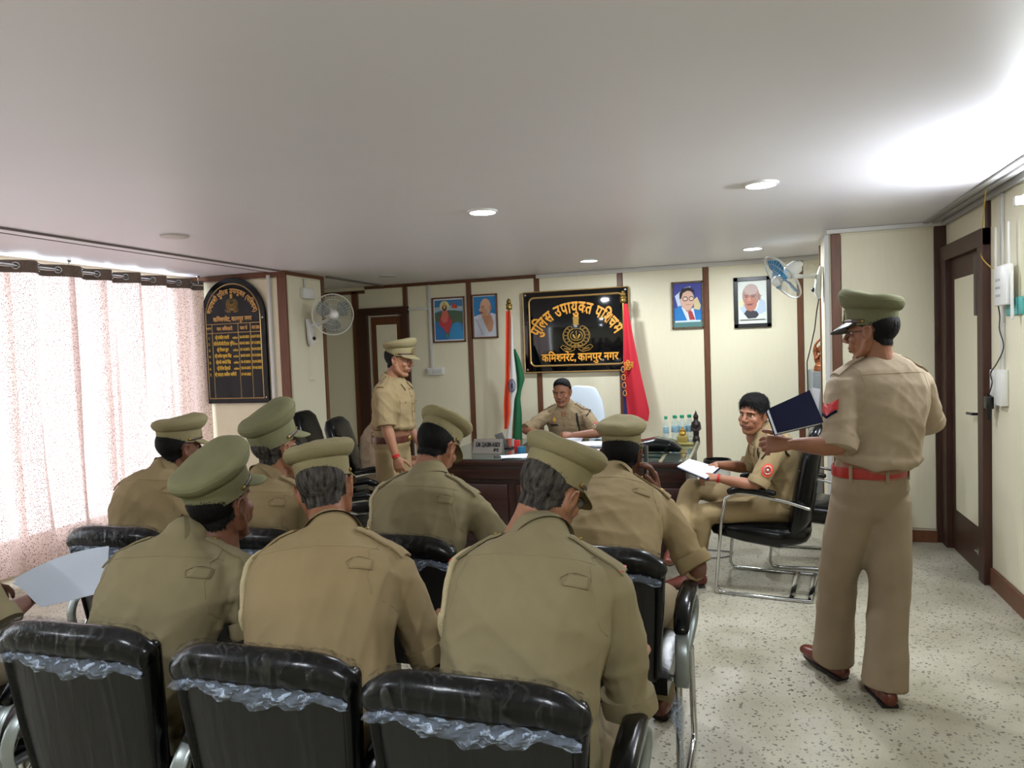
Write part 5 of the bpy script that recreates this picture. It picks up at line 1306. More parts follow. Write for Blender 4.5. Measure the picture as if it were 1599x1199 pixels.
picture('framed_print', 'framed print of a red-robed standing goddess with a red pennant on blue and green', -3.56, -3.14, 1.73, 2.27, .018, M_brown, [
    ('sky', '3a75a8', R_(.03, .97, .03, .97)), ('cloud_band', '9fb4bd', [(.03, .68), (.3, .74), (.6, .72), (.97, .70), (.97, .80), (.6, .84), (.25, .82), (.03, .80)]), ('land', '4a6148', [(.03, .5), (.03, .66), (.3, .7), (.7, .72), (.97, .66), (.97, .38), (.8, .45), (.6, .40), (.45, .08), (.3, .4), (.15, .45)]),
    ('sea', '2a6fae', [(.03, .03), (.03, .48), (.16, .42), (.30, .30), (.42, .06), (.45, .03)]), ('sea', '2f8ac0', [(.47, .03), (.55, .28), (.68, .40), (.8, .44), (.9, .3), (.97, .2), (.97, .03)]),
    ('halo', 'd8cf9a', disc(.37, .83, .16, .12)), ('flag', 'c8452f', [(.60, .78), (.66, .90), (.82, .80), (.78, .76)]), ('robe', 'b03a44', [(.30, .72), (.20, .52), (.16, .40), (.30, .30), (.38, .20), (.48, .18), (.58, .36), (.62, .44), (.52, .60), (.46, .72)]), ('robe', 'c8685a', [(.30, .72), (.24, .5), (.34, .42), (.46, .46), (.50, .62), (.46, .72)]),
    ('hair', '2a1b14', disc(.37, .79, .085, .075)), ('face', 'c99a74', disc(.37, .81, .048, .052)), ('crown', 'c9a545', [(.33, .85), (.41, .85), (.39, .91), (.37, .94), (.35, .91)]), ('leaf', '6b8f3e', [(.40, .16), (.46, .16), (.46, .05), (.43, .08)])])
picture('framed_portrait', 'framed portrait of a bald man in a white shawl on bright blue', -3.05, -2.73, 1.76, 2.28, .018, M_brown, [
    ('backdrop', '1f78b4', R_(.02, .98, .02, .98)), ('shawl', 'c5cbd8', [(.02, .02), (.02, .5), (.2, .54), (.38, .56), (.62, .5), (.78, .58), (.98, .54), (.98, .02)]), ('chest', 'b98868', [(.36, .50), (.62, .56), (.78, .52), (.88, .34), (.80, .14), (.66, .10), (.54, .24), (.42, .42)]), ('neck', 'b98868', [(.38, .44), (.40, .62), (.66, .62), (.70, .46)]),
    ('shawl_fold', 'aab2c4', [(.06, .46), (.16, .42), (.42, .06), (.36, .04)]), ('head', 'cda184', disc(.54, .72, .24, .21)), ('jaw', 'c29477', disc(.46, .60, .16, .10)), ('nose', 'cda184', [(.32, .72), (.23, .64), (.32, .62)]), ('ear', 'b98868', disc(.76, .70, .045, .055)), ('brow', '6b4a3a', R_(.36, .50, .735, .75)), ('eye', '3a241a', R_(.36, .46, .70, .715)), ('moustache', '5a3f38', [(.27, .61), (.42, .60), (.44, .575), (.30, .585)]), ('mouth', 'a84a3e', R_(.29, .40, .565, .578))], mount=mat('print_white', 'cfd4da', rough=.45))
picture('framed_portrait', 'framed portrait of a man in round glasses, blue suit and red tie', -.73, -.395, 1.77, 2.28, .02, mat('mottled_frame', '5a4a36', rough=.5, noise=.5, nscale=60), [
    ('backdrop', '3a3f8a', R_(0, 1, 0, 1)), ('backdrop_blue', '2c5fa8', R_(0, 1, .15, .45)), ('page', 'bccbe0', [(.05, .72), (.4, .90), (.62, .93), (.5, .75), (.3, .5), (.16, .45)]), ('page_gold', 'c8b98a', [(.72, .62), (.84, .68), (.97, .48), (.92, .38), (.72, .40)]),
    ('suit', '1f74b8', [(.03, .14), (.05, .42), (.22, .50), (.32, .40), (.5, .16), (.62, .16), (.72, .38), (.92, .36), (.98, .26), (.98, .14)]), ('shirt', 'd0d6e4', [(.26, .48), (.48, .14), (.78, .14), (.70, .44), (.5, .36)]), ('tie', 'a33a3a', [(.50, .36), (.60, .38), (.66, .34), (.76, .16), (.56, .16)]),
    ('neck', 'b98f78', [(.36, .46), (.46, .34), (.62, .38), (.64, .48)]), ('head', 'cfa994', disc(.49, .62, .25, .23)), ('hair', '1f1a18', [(.22, .64), (.22, .78), (.32, .88), (.55, .91), (.74, .84), (.78, .72), (.72, .80), (.50, .83), (.34, .78), (.28, .66)]), ('spectacles', '201c20', disc(.42, .645, .10, .055)), ('lens', 'd8bca8', disc(.42, .645, .078, .038)), ('spectacles', '201c21', disc(.64, .645, .09, .055)), ('lens', 'd8bca9', disc(.64, .645, .07, .038)), ('mouth', '9a5a4c', R_(.44, .60, .505, .515)),
    ('base_band', '4f7a78', R_(.0, 1, 0, .14)), ('lettering_band', 'c2d4da', R_(.05, .95, .11, .15))])
picture('framed_portrait', 'black framed portrait of a smiling bald man on white, nearest the blue fan', -.085, .285, 1.755, 2.285, .042, M_black, [
    ('shawl', 'aebfd0', [(.06, .36), (.16, .52), (.3, .36), (.5, .3), (.66, .34), (.78, .60), (.94, .50), (.97, .28), (.8, .22), (.2, .22)]), ('collar', '23262e', [(.2, .24), (.32, .34), (.66, .28), (.72, .20), (.62, .13), (.34, .12)]), ('warm_patch', 'd8cf9c', disc(.12, .48, .06, .10)), ('head', 'a88072', disc(.45, .66, .30, .27)), ('jaw', 'b0705c', disc(.44, .48, .22, .19)), ('scalp', 'b49c94', disc(.46, .80, .24, .13)), ('ear', '9d7566', disc(.74, .62, .05, .08)),  # pale yellow disc is a printed spot beside the head
    ('brow', '6b4a40', R_(.22, .36, .655, .675)), ('brow', '6b4a41', R_(.46, .62, .655, .675)), ('eye', '2a1a16', R_(.24, .34, .62, .635)), ('eye', '2a1a17', R_(.47, .58, .62, .635)), ('nose', 'c08a74', [(.36, .62), (.33, .53), (.45, .53), (.43, .62)]), ('mouth', '7a3a34', [(.28, .46), (.5, .47), (.56, .49), (.48, .43), (.34, .43)]), ('caption', '4a4a4a', R_(.06, .94, .085, .10)), ('spectacle_arm', '8a8078', [(.58, .63), (.84, .655), (.84, .645), (.58, .62)])], mount=mat('print_pale', 'd5dbd3', rough=.4))
# ---- switches, conduits
def swbox(name, label, cat, x0, x1, z0, z1, y, n=6, d=.035):
    t = thing(name, label, cat, ((x0 + x1) / 2, y, z0)); obj('box', abox(Acc(), x0, x1, y - d, y, z0, z1, bev=.006), M_white, t)
    for k in range(n):
        w_ = (x1 - x0 - .03) / n; xx = x0 + .015 + k * w_; obj('switch', abox(Acc(), xx + .003, xx + w_ - .003, y - d - .006, y - d, z0 + .02, z1 - .02, bev=.002), M_whitepvc, t)
    return t
swbox('switchboard', 'white switchboard on the back wall below the goddess print', 'switchboard', -3.66, -3.44, 1.345, 1.435, YB - .006, 6)
t = thing('cable_conduit', 'white vertical conduit down to the switchboard on the back wall', 'conduit', (-3.6, YB, 1.44))
obj('conduit', abox(Acc(), -3.615, -3.575, YB - .025, YB - .005, 1.43, 2.43, bev=.004), M_whitepvc, t)
obj('branch_conduit', abox(Acc(), -3.915, -3.615, YB - .025, YB - .005, 2.135, 2.165, bev=.004), M_whitepvc, t)
t = thing('cable_conduit', 'white conduit running down the pier beside the honour board', 'conduit', (-4.42, 6.07, 0))
obj('conduit', abox(Acc(), -4.445, -4.41, 6.045, 6.075, .0, 2.43, bev=.005), M_whitepvc, t)
t = thing('junction_box', 'white junction box on the narrow pier face above the left fan', 'junction box', (-4.24, 6.36, 2.10))
obj('box', abox(Acc(), -4.238, -4.19, 6.30, 6.50, 2.205, 2.31, bev=.008), M_white, t); obj('conduit', abox(Acc(), -4.238, -4.22, 6.36, 6.39, 2.31, 2.41, bev=.004), M_whitepvc, t)
# ---- fans
def wall_fan(label, mount, axis, centre, blade_m, cage_m, rad, cord):
    """axis: unit vector out of the front of the cage"""
    t = thing('wall_fan', label, 'fan', mount); ax = unit(axis); c = np.array(centre, float); ux = unit(np.cross((0, 0, 1.), ax)); uy = np.cross(ax, ux)
    P = lambda r, q, d: c + (ux * math.cos(q) + uy * math.sin(q)) * r + ax * d
    m = np.array(mount, float)
    a = Acc(); mot = c - ax * .13
    a.tube([c - ax * .05, c - ax * .08, c - ax * .16, c - ax * .185], [.045, .062, .058, .03], n=18); obj('motor', a, M_white, t, angle=None)
    a = Acc(); wn = cord['n']; arm0 = m + np.array(wn) * .03 + np.array((0, 0, .02)); a.tube([arm0, m * .5 + (c - ax * .10) * .5 + np.array((0, 0, -.02)), c - ax * .10 + np.array((0, 0, -.05))], [.022, .018, .020], n=10); obj('arm', a, M_white, t, angle=None)
    a = Acc(); b_ = np.array(wn); side = np.cross(b_, (0, 0, 1.)); a.tube([m + np.array((0, 0, .09)) + b_ * .012, m + b_ * .03, m + np.array((0, 0, -.12)) + b_ * .04, m + np.array((0, 0, -.16)) + b_ * .03], [(.045, .012), (.05, .025), (.048, .03), (.03, .02)], n=14, xaxis=tuple(side), power=2.8); base = obj('wall_bracket', a, M_white, t, angle=None)
    a = Acc().ell(m + np.array((0, 0, -.10)) + b_ * .07 , (.02, .02, .02)); obj('speed_knob', a, M_black, base)
    # cage: rim, rings and wires front and back
    a = Acc(); a.tube([P(rad, q, 0) for q in np.linspace(0, 2 * PI, 41)], (.010, .006), n=8, caps=False, xaxis=tuple(ax)); 
    for sgn, dep in ((1, .055), (-1, .06)):
        prof = lambda r: sgn * dep * (1 - (r / rad) ** 2.6)
        for r in (.25, .5, .75): a.tube([P(rad * r, q, prof(rad * r)) for q in np.linspace(0, 2 * PI, 25)], .0012, n=4, caps=False)
        for k in range(36):
            q = 2 * PI * k / 36 + (.02 if sgn > 0 else 0); a.tube([P(rad * r, q + .25 * (1 - r) * sgn, prof(rad * r)) for r in (.18, .45, .75, 1)], .0011, n=4, caps=False)
    obj('cage', a, cage_m, t, angle=None)
    a = Acc(); a.tube([c + ax * .052, c + ax * .060], .045, n=20); obj('cage_badge', a, M_white, t)
    for k in range(3 if cord.get('three', True) else 5):
        a = Acc(); q0 = 2 * PI * k / 3 + cord.get('ph', .5); nu, nv = 10, 8
        def bl(u, v):
            r = .035 + u * (rad - .06); wdt = .28 + 1.05 * math.sin(PI * min(1, u * .8 + .12)); q = q0 + (v - .5) * wdt; return P(r, q, .012 + (v - .5) * .045 * (1 - .3 * u))
        G = smoothgrid(bl, nu, nv); a.grid(G); a.grid(G - ax * .003); obj('blade', a, blade_m, t, angle=None)
    a = Acc(); a.tube([c - ax * .03, c + ax * .03], [.036, .028], n=16); obj('hub', a, blade_m, t)
    return t, P
tL, _ = wall_fan('white wall fan with clear smoky blades on the narrow pier at left', (-4.235, 6.40, 1.90), (.68, -.72, -.10), (-3.92, 6.38, 2.03), M_fanclear, M_cagewhite, .205, dict(n=(1, 0, 0), ph=.5))
a = Acc()
for y in (6.37, 6.41): a.tube([(-4.20, y, 1.76), (-4.195, y, 1.40 - (y - 6.37) * .2)], .0015, n=5); a.ell((-4.195, y, 1.39 - (y - 6.37) * .2), (.010, .010, .012), nu=8, nv=6)
obj('pull_cord', a, M_white, tL)
tR, _ = wall_fan('blue-bladed wall fan on the pier at right, tilted downwards', (.655, 6.72, 2.13), (-.75, -.28, -.56), (.33, 6.62, 2.145), M_fanblue, M_cagewhite, .215, dict(n=(-1, 0, 0), ph=1.2))
a = Acc(); a.tube([(.64, 6.72, 2.03), (.61, 6.75, 1.85), (.60, 6.85, 1.7), (.58, 7.0, 1.55), (.56, 7.2, 1.4), (.57, 7.3, 1.1), (.58, 7.32, .9)], .005, n=6); obj('power_cord', a, M_black, tR, angle=None)
# ---- right wall: switch box, plug, router
t = thing('socket_box', 'white surface socket with a black plug beside the dark door', 'socket', (XR, 4.98, 1.2))
obj('box', abox(Acc(), XR - .035, XR - .005, 5.04, 5.14, 1.22, 1.38, bev=.005), M_white, t); obj('box', abox(Acc(), XR - .045, XR - .005, 4.90, 5.02, 1.17, 1.385, bev=.005), M_white, t)
a = Acc(); abox(a, XR - .075, XR - .036, 5.045, 5.125, 1.14, 1.22, bev=.01); a.tube([(XR - .055, 5.09, 1.15), (XR - .05, 5.09, 1.08)], .012); obj('plug', a, M_black, t)
t = thing('cable_conduit', 'white vertical conduit between the router and the socket on the right wall', 'conduit', (XR, 4.97, 1.38))
obj('conduit', abox(Acc(), XR - .022, XR - .004, 4.955, 4.99, 1.38, 2.42, bev=.004), M_whitepvc, t)
t = thing('router', 'white wifi router with upright antennas mounted high on the right wall', 'router', (XR, 4.8, 1.85))
obj('router_box', abox(Acc(), XR - .07, XR - .03, 4.72, 4.93, 1.76, 1.99, bev=.008), M_white, t); obj('mounting_board', abox(Acc(), XR - .02, XR - .004, 4.66, 4.90, 1.70, 1.80, bev=.004), mat('teal_plastic', '4f9c98', rough=.5), t)
for (y, z0, z1) in ((4.95, 2.0, 2.22), (4.74, 2.0, 2.22), (4.69, 1.74, 1.94)):
    a = Acc(); a.tube([(XR - .05, y, z0 - .06), (XR - .05, y + .005, z1)], [(.012, .008), (.009, .006)], n=10, xaxis=(0, 1, 0), power=3); obj('antenna', a, M_white, t)
a = Acc()
for k in range(4):
    for j in range(3): a.box(XR - .0715, XR - .0698, 4.82 + k * .022, 4.832 + k * .022, 1.90 - j * .045, 1.915 - j * .045)
obj('vent_slots', a, mat('vent_grey', '8f9492', rough=.6), t)['kind'] = 'stuff'
def spline(P, n=8):
    Q = []
    for k in range(len(P) - 1):
        p0, p1, p2, p3 = [np.array(P[i], float) for i in (max(k - 1, 0), k, k + 1, min(k + 2, len(P) - 1))]
        for q in np.linspace(0, 1, n, endpoint=False): Q.append(.5 * ((2 * p1) + (-p0 + p2) * q + (2 * p0 - 5 * p1 + 4 * p2 - p3) * q * q + (-p0 + 3 * p1 - 3 * p2 + p3) * q ** 3))
    Q.append(np.array(P[-1], float)); return Q
t = thing('power_cable', 'thin black cable from the router down to the socket', 'cable', (XR, 4.93, 1.2))
obj('cable', Acc().tube(spline([(XR - .05, 4.92, 1.76), (XR - .04, 4.93, 1.70), (XR - .03, 4.97, 1.62), (XR - .03, 4.90, 1.52), (XR - .03, 5.02, 1.42), (XR - .04, 5.10, 1.36), (XR - .05, 5.04, 1.30), (XR - .055, 5.09, 1.22)]), .0035, n=6), M_black, t, angle=None)
t = thing('fibre_cable', 'yellow cable looping from the ceiling to the router', 'cable', (XR, 4.9, 2.2))
obj('cable', Acc().tube(spline([(XR - .10, 4.95, 2.463), (XR - .06, 5.15, 2.32), (XR - .04, 5.28, 2.18), (XR - .05, 5.22, 2.08), (XR - .05, 5.05, 2.0), (XR - .055, 4.93, 1.97)]), .0035, n=6), mat('yellow_cable', 'c9a83a', rough=.5), t, angle=None)
# ---- flags on poles
def flagpole(name, x, y, label, z1):
    t = thing(name, label, 'flag', (x, y, 0))
    obj('pole', Acc().tube([(x, y, 0.03), (x, y, z1)], .013, n=12), M_brass, t)
    obj('base', Acc().lathe([(.14, 0), (.145, .01), (.12, .03), (.04, .05), (.025, .09), (.012, .10)], (x, y, 0), n=24), M_brass, t, angle=40)
    a = Acc(); a.lathe([(.015, 0), (.032, .01), (.034, .03), (.028, .045), (.036, .055), (.036, .065), (.022, .07)], (x, y, z1), n=16)
    for q in range(4): a.ell((x + .015 * math.cos(q * PI / 2 + .4), y + .015 * math.sin(q * PI / 2 + .4), z1 + .09), (.014, .014, .024), nu=8, nv=6)
    a.lathe([(.010, .10), (.018, .108), (.016, .125), (.004, .13)], (x, y, z1), n=12); obj('finial', a, M_brass, t, angle=None)
    return t
def drape(t, nm, xl, xr, zs, y, m, fold=.03, nf=2.5, ph=0.0, u0=0.0, u1=1.0, nu=18):
    """cloth strip between left and right edge profiles xl(z), xr(z)"""
    a = Acc(); zz = np.linspace(zs[0], zs[1], 30); G = np.zeros((nu, len(zz), 3))
    for i, u in enumerate(np.linspace(u0, u1, nu)):
        for j, z in enumerate(zz):
            x = xl(z) * (1 - u) + xr(z) * u; w_ = xr(z) - xl(z)
            G[i, j] = (x, y + fold * min(1, w_ / .15) * math.sin(u * nf * 2 * PI + ph + (2.1 - z) * .8), z)
    a.grid(G); a.grid(G + np.array((0, .003, 0))); return obj(nm, a, m, t, angle=None)
I = lambda zs, xs: (lambda z: float(np.interp(z, zs, xs)))
fy = 7.72
M_saff = mat('saffron_cloth', 'd8431f', rough=.8); M_wcl = mat('white_cloth', 'cfd0cc', rough=.8); M_grn = mat('green_cloth', '0f5a34', rough=.8)
t = flagpole('national_flag', -2.50, fy + .03, 'tricolour flag of saffron, white and green hanging on a brass-topped pole', 2.06)
zL = [.50, .75, .95, 1.3, 1.7, 2.05]
a_l = I([.45, .62, .75, 1.0, 1.3, 1.75, 2.06], [-2.59, -2.61, -2.60, -2.60, -2.565, -2.545, -2.53]); b_ = I([.62, .75, .9, 1.1, 1.3, 1.75, 2.06], [-2.59, -2.55, -2.52, -2.515, -2.51, -2.49, -2.475])
c_ = I([.62, .75, .9, 1.05, 1.15, 1.3, 1.55, 1.75, 2.06], [-2.52, -2.505, -2.49, -2.475, -2.44, -2.44, -2.46, -2.46, -2.465]); d_ = I([.35, .9, 1.05, 1.15, 1.28, 1.5, 1.62], [-2.405, -2.395, -2.405, -2.39, -2.345, -2.39, -2.44])
drape(t, 'saffron_band', a_l, b_, (2.05, .72), fy, M_saff, .02, .8)
drape(t, 'white_band', b_, c_, (2.0, .55), fy + .012, M_wcl, .012, .8, 2)
drape(t, 'green_band', c_, d_, (1.62, .36), fy + .02, M_grn, .016, 1.0, 1)
a = Acc(); wx, wz = -2.485, 1.21; a.tube([(wx + .038 * math.cos(q), fy - .016, wz + .07 * math.sin(q)) for q in np.linspace(0, 2 * PI, 25)], .005, n=5, caps=False)
for k in range(12): q = k * PI / 12; a.tube([(wx - .036 * math.cos(q), fy - .016, wz - .068 * math.sin(q)), (wx + .036 * math.cos(q), fy - .016, wz + .068 * math.sin(q))], .0015, n=4)
obj('wheel_emblem', a, mat('navy_print', '23305e', rough=.7), t, angle=None)
t = flagpole('police_flag', -1.215, fy + .03, 'crimson and navy police flag hanging on a brass-topped pole', 2.07)
M_crim = mat('crimson_cloth', 'b5182a', rough=.75); M_nvy = mat('navy_cloth', '1c2150', rough=.8)
e_ = I([.75, .95, 1.2, 1.45, 1.65, 2.06], [-1.235, -1.24, -1.25, -1.24, -1.225, -1.215]); f_ = I([.75, .95, 1.3, 1.45, 1.8, 2.06], [-1.19, -1.205, -1.225, -1.23, -1.215, -1.205]); g_ = I([.78, .9, 1.3, 1.7, 1.9, 2.06], [-.985, -.965, -1.045, -1.115, -1.145, -1.165])
e2_ = I([.75, 2.06], [-1.26, -1.225])
drape(t, 'crimson_field', f_, g_, (2.06, .80), fy, M_crim, .018, 1.2)
drape(t, 'navy_field', e_, f_, (1.40, .70), fy + .004, M_nvy, .008, .6)
a = Acc()
for k in range(7):
    z = 1.42 - .018 * k if k < 3 else 1.36 - (k - 3) * .085; x = f_(z) + (.055 if k < 3 else -.002)
    a.tube([(x + .018 * math.cos(q) * (1.4 if k < 3 else 1), fy - .024, z + .03 * math.sin(q)) for q in np.linspace(0, 2 * PI, 13)], .005, n=5, caps=False)
text_acc(a, 'पुलिस', -1.165, 1.38, fy - .026, .09, width=.10, bold=.02)
obj('yellow_emblem', a, mat('yellow_embroidery', 'c9852a', rough=.7), t, angle=None)
# ================================================================== THE OFFICERS
def loc(pos, rz):
    Ri = rotz(-rz); return lambda *w: tuple(Ri @ (np.array(w, float) - np.array((pos[0], pos[1], 0))))
# front row, right: greying man with glasses
p = (-.535, 1.64); q = loc(p, 0)
P7 = person('seated officer in the front row right, tilted khaki cap over greying shaved hair', p, 0, hip=(0, -.04, .57), neck=q(-.52, 1.80, 1.07), head=q(-.515, 1.90, 1.205), hrot=(-22, -26, 10), bulge=.07, w=1.04,
    arms={1: dict(el=q(-.295, 1.78, .715), wr=q(-.30, 2.02, .73), d=(-.2, 1, -.1), curl=35), -1: dict(el=q(-.735, 1.92, .80), wr=q(-.64, 2.12, .72))}, shirt=M_shirtB, cap=dict(m=M_cap, pitch=-2, z=.056), skin=M_skinL, hair='crop', hairm=M_hairG, seed=3, lanyard=-1, glasses=True, fine=True, red_tip=True)
p = (-1.06, 1.68); q = loc(p, 0)
P5 = person('seated officer in the middle of the front row, shaved nape, shoulder lanyard', p, 0, hip=(0, -.04, .57), neck=q(-1.16, 1.83, 1.045), head=q(-1.255, 1.95, 1.185), hrot=(16, -16, -10), bulge=.075, w=1.05, roll=-3, chest_yaw=14,
    arms={1: dict(el=q(-.875, 1.86, .755), wr=q(-.94, 2.10, .74), d=(-.2, 1, -.1), curl=35), -1: dict(el=q(-1.30, 1.97, .80), wr=q(-1.28, 2.14, .72))}, shirt=M_shirtA, cap=dict(m=M_cap, pitch=4, z=.056), skin=M_skin, hair='crop', hairm=M_hairG, seed=14, lanyard=-1, fine=True)
p = (-1.70, 1.70); q = loc(p, 0)
P3 = person('seated officer looking right in the front row, large green cap tipped back', p, 0, hip=(.0, -.04, .57), neck=q(-1.66, 1.80, 1.01), head=q(-1.595, 1.885, 1.135), hrot=(-4, 4, -4), bulge=.06, w=1.0,
    arms={1: dict(el=q(-1.43, 1.80, .80), wr=q(-1.50, 2.02, .74)), -1: dict(el=q(-1.97, 1.90, .80), wr=q(-1.86, 2.1, .72))}, chest_yaw=14, shirt=M_shirtB, cap=dict(m=M_capG, pitch=17, z=.060, s=(1.08, 1.08, 1.1)), skin=M_skinD, seed=27, fine=True)
p = (-2.70, 1.70); q = loc(p, 0)
P1 = person('officer cut off by the left edge, shoulder and hand holding papers', p, 0, hip=(0, -.04, .57), neck=q(-2.86, 1.82, 1.02), head=q(-2.93, 1.93, 1.14), hrot=(0, -20, 0), bulge=.06,
    arms={1: dict(el=q(-2.47, 1.78, .74), wr=q(-2.60, 2.00, .72), d=(-.3, .95, .0), curl=40, b=(.7, 0, -.6)), -1: dict(el=q(-3.05, 1.78, .78), wr=q(-2.9, 2.0, .74))}, shirt=M_shirtB, cap=dict(m=M_capG), skin=M_skinD, seed=31)
# second row
p = (-.52, 2.66); q = loc(p, 0)
P8 = person('seated officer in the second row at the aisle, black phone at his right ear', p, 0, hip=(0, -.04, .57), neck=q(-.53, 3.0, 1.01), head=q(-.515, 3.12, 1.125), hrot=(0, -8, 0), bulge=.10, w=1.08, belly=1.08,
    arms={1: dict(el=q(-.185, 2.86, .72), wr=q(-.36, 3.08, .98), d=(-.15, -.05, 1), curl=28, b=(.9, .3, .1)), -1: dict(el=q(-.86, 2.86, .76), wr=q(-.72, 3.08, .74))}, shirt=M_shirtA, cap=dict(m=M_cap, pitch=6), skin=M_skinD, seed=41, yoke=True, tab=True, sleeve_end=.90,
    legs={1: dict(kn=q(-.35, 3.14, .50), an=q(-.36, 3.10, .10)), -1: dict(kn=q(-.68, 3.14, .50), an=q(-.66, 3.2, .09))})
p = (-1.29, 2.68); q = loc(p, 0)
P6 = person('seated officer with bowed head in the second row, directly before the desk', p, 0, hip=(0, -.04, .57), neck=q(-1.27, 2.76, 1.05), head=q(-1.265, 2.84, 1.195), hrot=(-12, -28, 4), bulge=.07, w=1.05,
    arms={1: dict(el=q(-.98, 2.80, .79), wr=q(-1.08, 3.04, .74)), -1: dict(el=q(-1.52, 2.93, .80), wr=q(-1.42, 3.12, .74))}, shirt=M_shirtB, cap=dict(m=M_cap, pitch=-9), skin=M_skin, seed=52, lanyard=-1)
p = (-2.02, 2.66); q = loc(p, 0)
P4 = person('seated officer in the second row left of centre, tall green cap, spectacles, looking right', p, 0, hip=(0, -.04, .57), neck=q(-2.02, 2.68, 1.04), head=q(-2.00, 2.73, 1.195), hrot=(-18, 4, -3), bulge=.05, chest_yaw=8,
    shirt=M_shirtA, cap=dict(m=M_capG, pitch=14, z=.060, s=(1.06, 1.06, 1.25)), skin=M_skinL, hair='crop', hairm=M_hairG, seed=63, glasses=True)
p = (-2.68, 2.72); q = loc(p, 0)
P2 = person('seated officer farthest left beside the curtain, flat khaki cap, looking right', p, 0, hip=(0, -.04, .57), neck=q(-2.69, 2.80, 1.035), head=q(-2.65, 2.86, 1.175), hrot=(-22, -2, 0), bulge=.07, chest_yaw=10, shirt=M_shirtA, cap=dict(m=M_cap, pitch=0), skin=M_skinD, seed=74)
# standing officer by the desk, facing right
p = (-2.54, 4.88); rz = math.radians(-88); q = loc(p, rz)
P9 = person('officer standing in profile left of the desk, brown belt, red wrist thread', p, rz, hip=(0, .0, .93), neck=(0, .015, 1.39), head=q(-2.46, 4.89, 1.555), hrot=(4, -8, 0), bulge=-.03, sit=False, w=.95, belly=1.12,
    arms={1: dict(el=q(-2.47, 4.66, 1.10), wr=q(-2.40, 4.66, .865), d=(0, .25, -1), b=(1, 0, .1), curl=28), -1: dict(el=(-.25, -.02, 1.12), wr=(-.24, .12, .90), d=(0, .2, -1), b=(-1, 0, .1))},
    shirt=M_shirtA, trousers=M_shirtA, cap=dict(m=M_cap, pitch=6), skin=M_skinL, seed=81, fine=True, stars=True, belt=dict(z=.045, m=M_brownbelt, buckle=90, s=1.07), tab=False, legr=1.0, sleeve_end=.98)
# officer behind the desk
p = (-1.62, 6.80); rz = PI; q = loc(p, rz)
P11 = person('officer behind the desk looking down at papers, short hair, open collar', p, rz, hip=(0, -.02, .57), neck=q(-1.63, 6.70, 1.03), head=q(-1.64, 6.62, 1.185), hrot=(-4, -11, 0), bulge=.02, w=1.02,
    arms={1: dict(el=q(-1.98, 6.52, .84), wr=q(-1.76, 6.36, .815), d=(-.6, .5, -.05), b=(0, 0, 1), curl=40), -1: dict(el=q(-1.27, 6.50, .82), wr=q(-1.50, 6.38, .815), d=(1, .25, .05), b=(.1, .6, .8), curl=45)},
    shirt=M_shirtD, skin=M_skin, hair='fade', seed=92, eyes='closed', fine=True, stars=True, tab=False, yoke=False, sleeve_end=.90)
# officer seated on the right looking back at the camera
p = (.20, 4.98); rz = math.radians(104); q = loc(p, rz)
P12 = person('bareheaded officer in the black chair looking back at the camera, notebook on knee', p, rz, hip=(0, -.02, .54), neck=q(.11, 4.965, .975), head=q(.05, 4.93, 1.12), hrot=(44, -2, -4), bulge=.05, w=1.0, belly=1.12,
    arms={-1: dict(el=q(.06, 4.70, .70), wr=q(-.17, 4.72, .745), d=(.35, .9, .1), b=(-.4, 0, .8), curl=45), 1: dict(el=q(.02, 5.18, .74), wr=q(-.19, 4.98, .79), d=(-.5, .85, -.1), b=(.3, .2, .9), curl=50)},
    legs={1: dict(kn=q(-.36, 4.90, .64), an=q(-.42, 4.66, .36), toe=(-.9, .5, -.2)), -1: dict(kn=q(-.28, 4.78, .50), an=q(-.34, 4.82, .09))},
    shirt=M_shirtA, trousers=M_shirtA, skin=M_skin, hair='thick', seed=104, fine=True, stars=True, tab=False, yoke=False, sleeve_end=.92, hands=dict(gaze=(8, 0)), moustache=False)
# half hidden officer in the chair behind the standing one
p = (-2.92, 5.47); rz = math.radians(-80); q = loc(p, rz)
P10 = person('mostly hidden seated officer behind the standing officer, only khaki back and sleeve showing', p, rz, hip=(0, -.04, .57), neck=(0, .02, 1.0), head=(0, .07, 1.14), hrot=(0, -20, 0), shirt=M_shirtC, skin=M_skin, seed=111, tab=False)
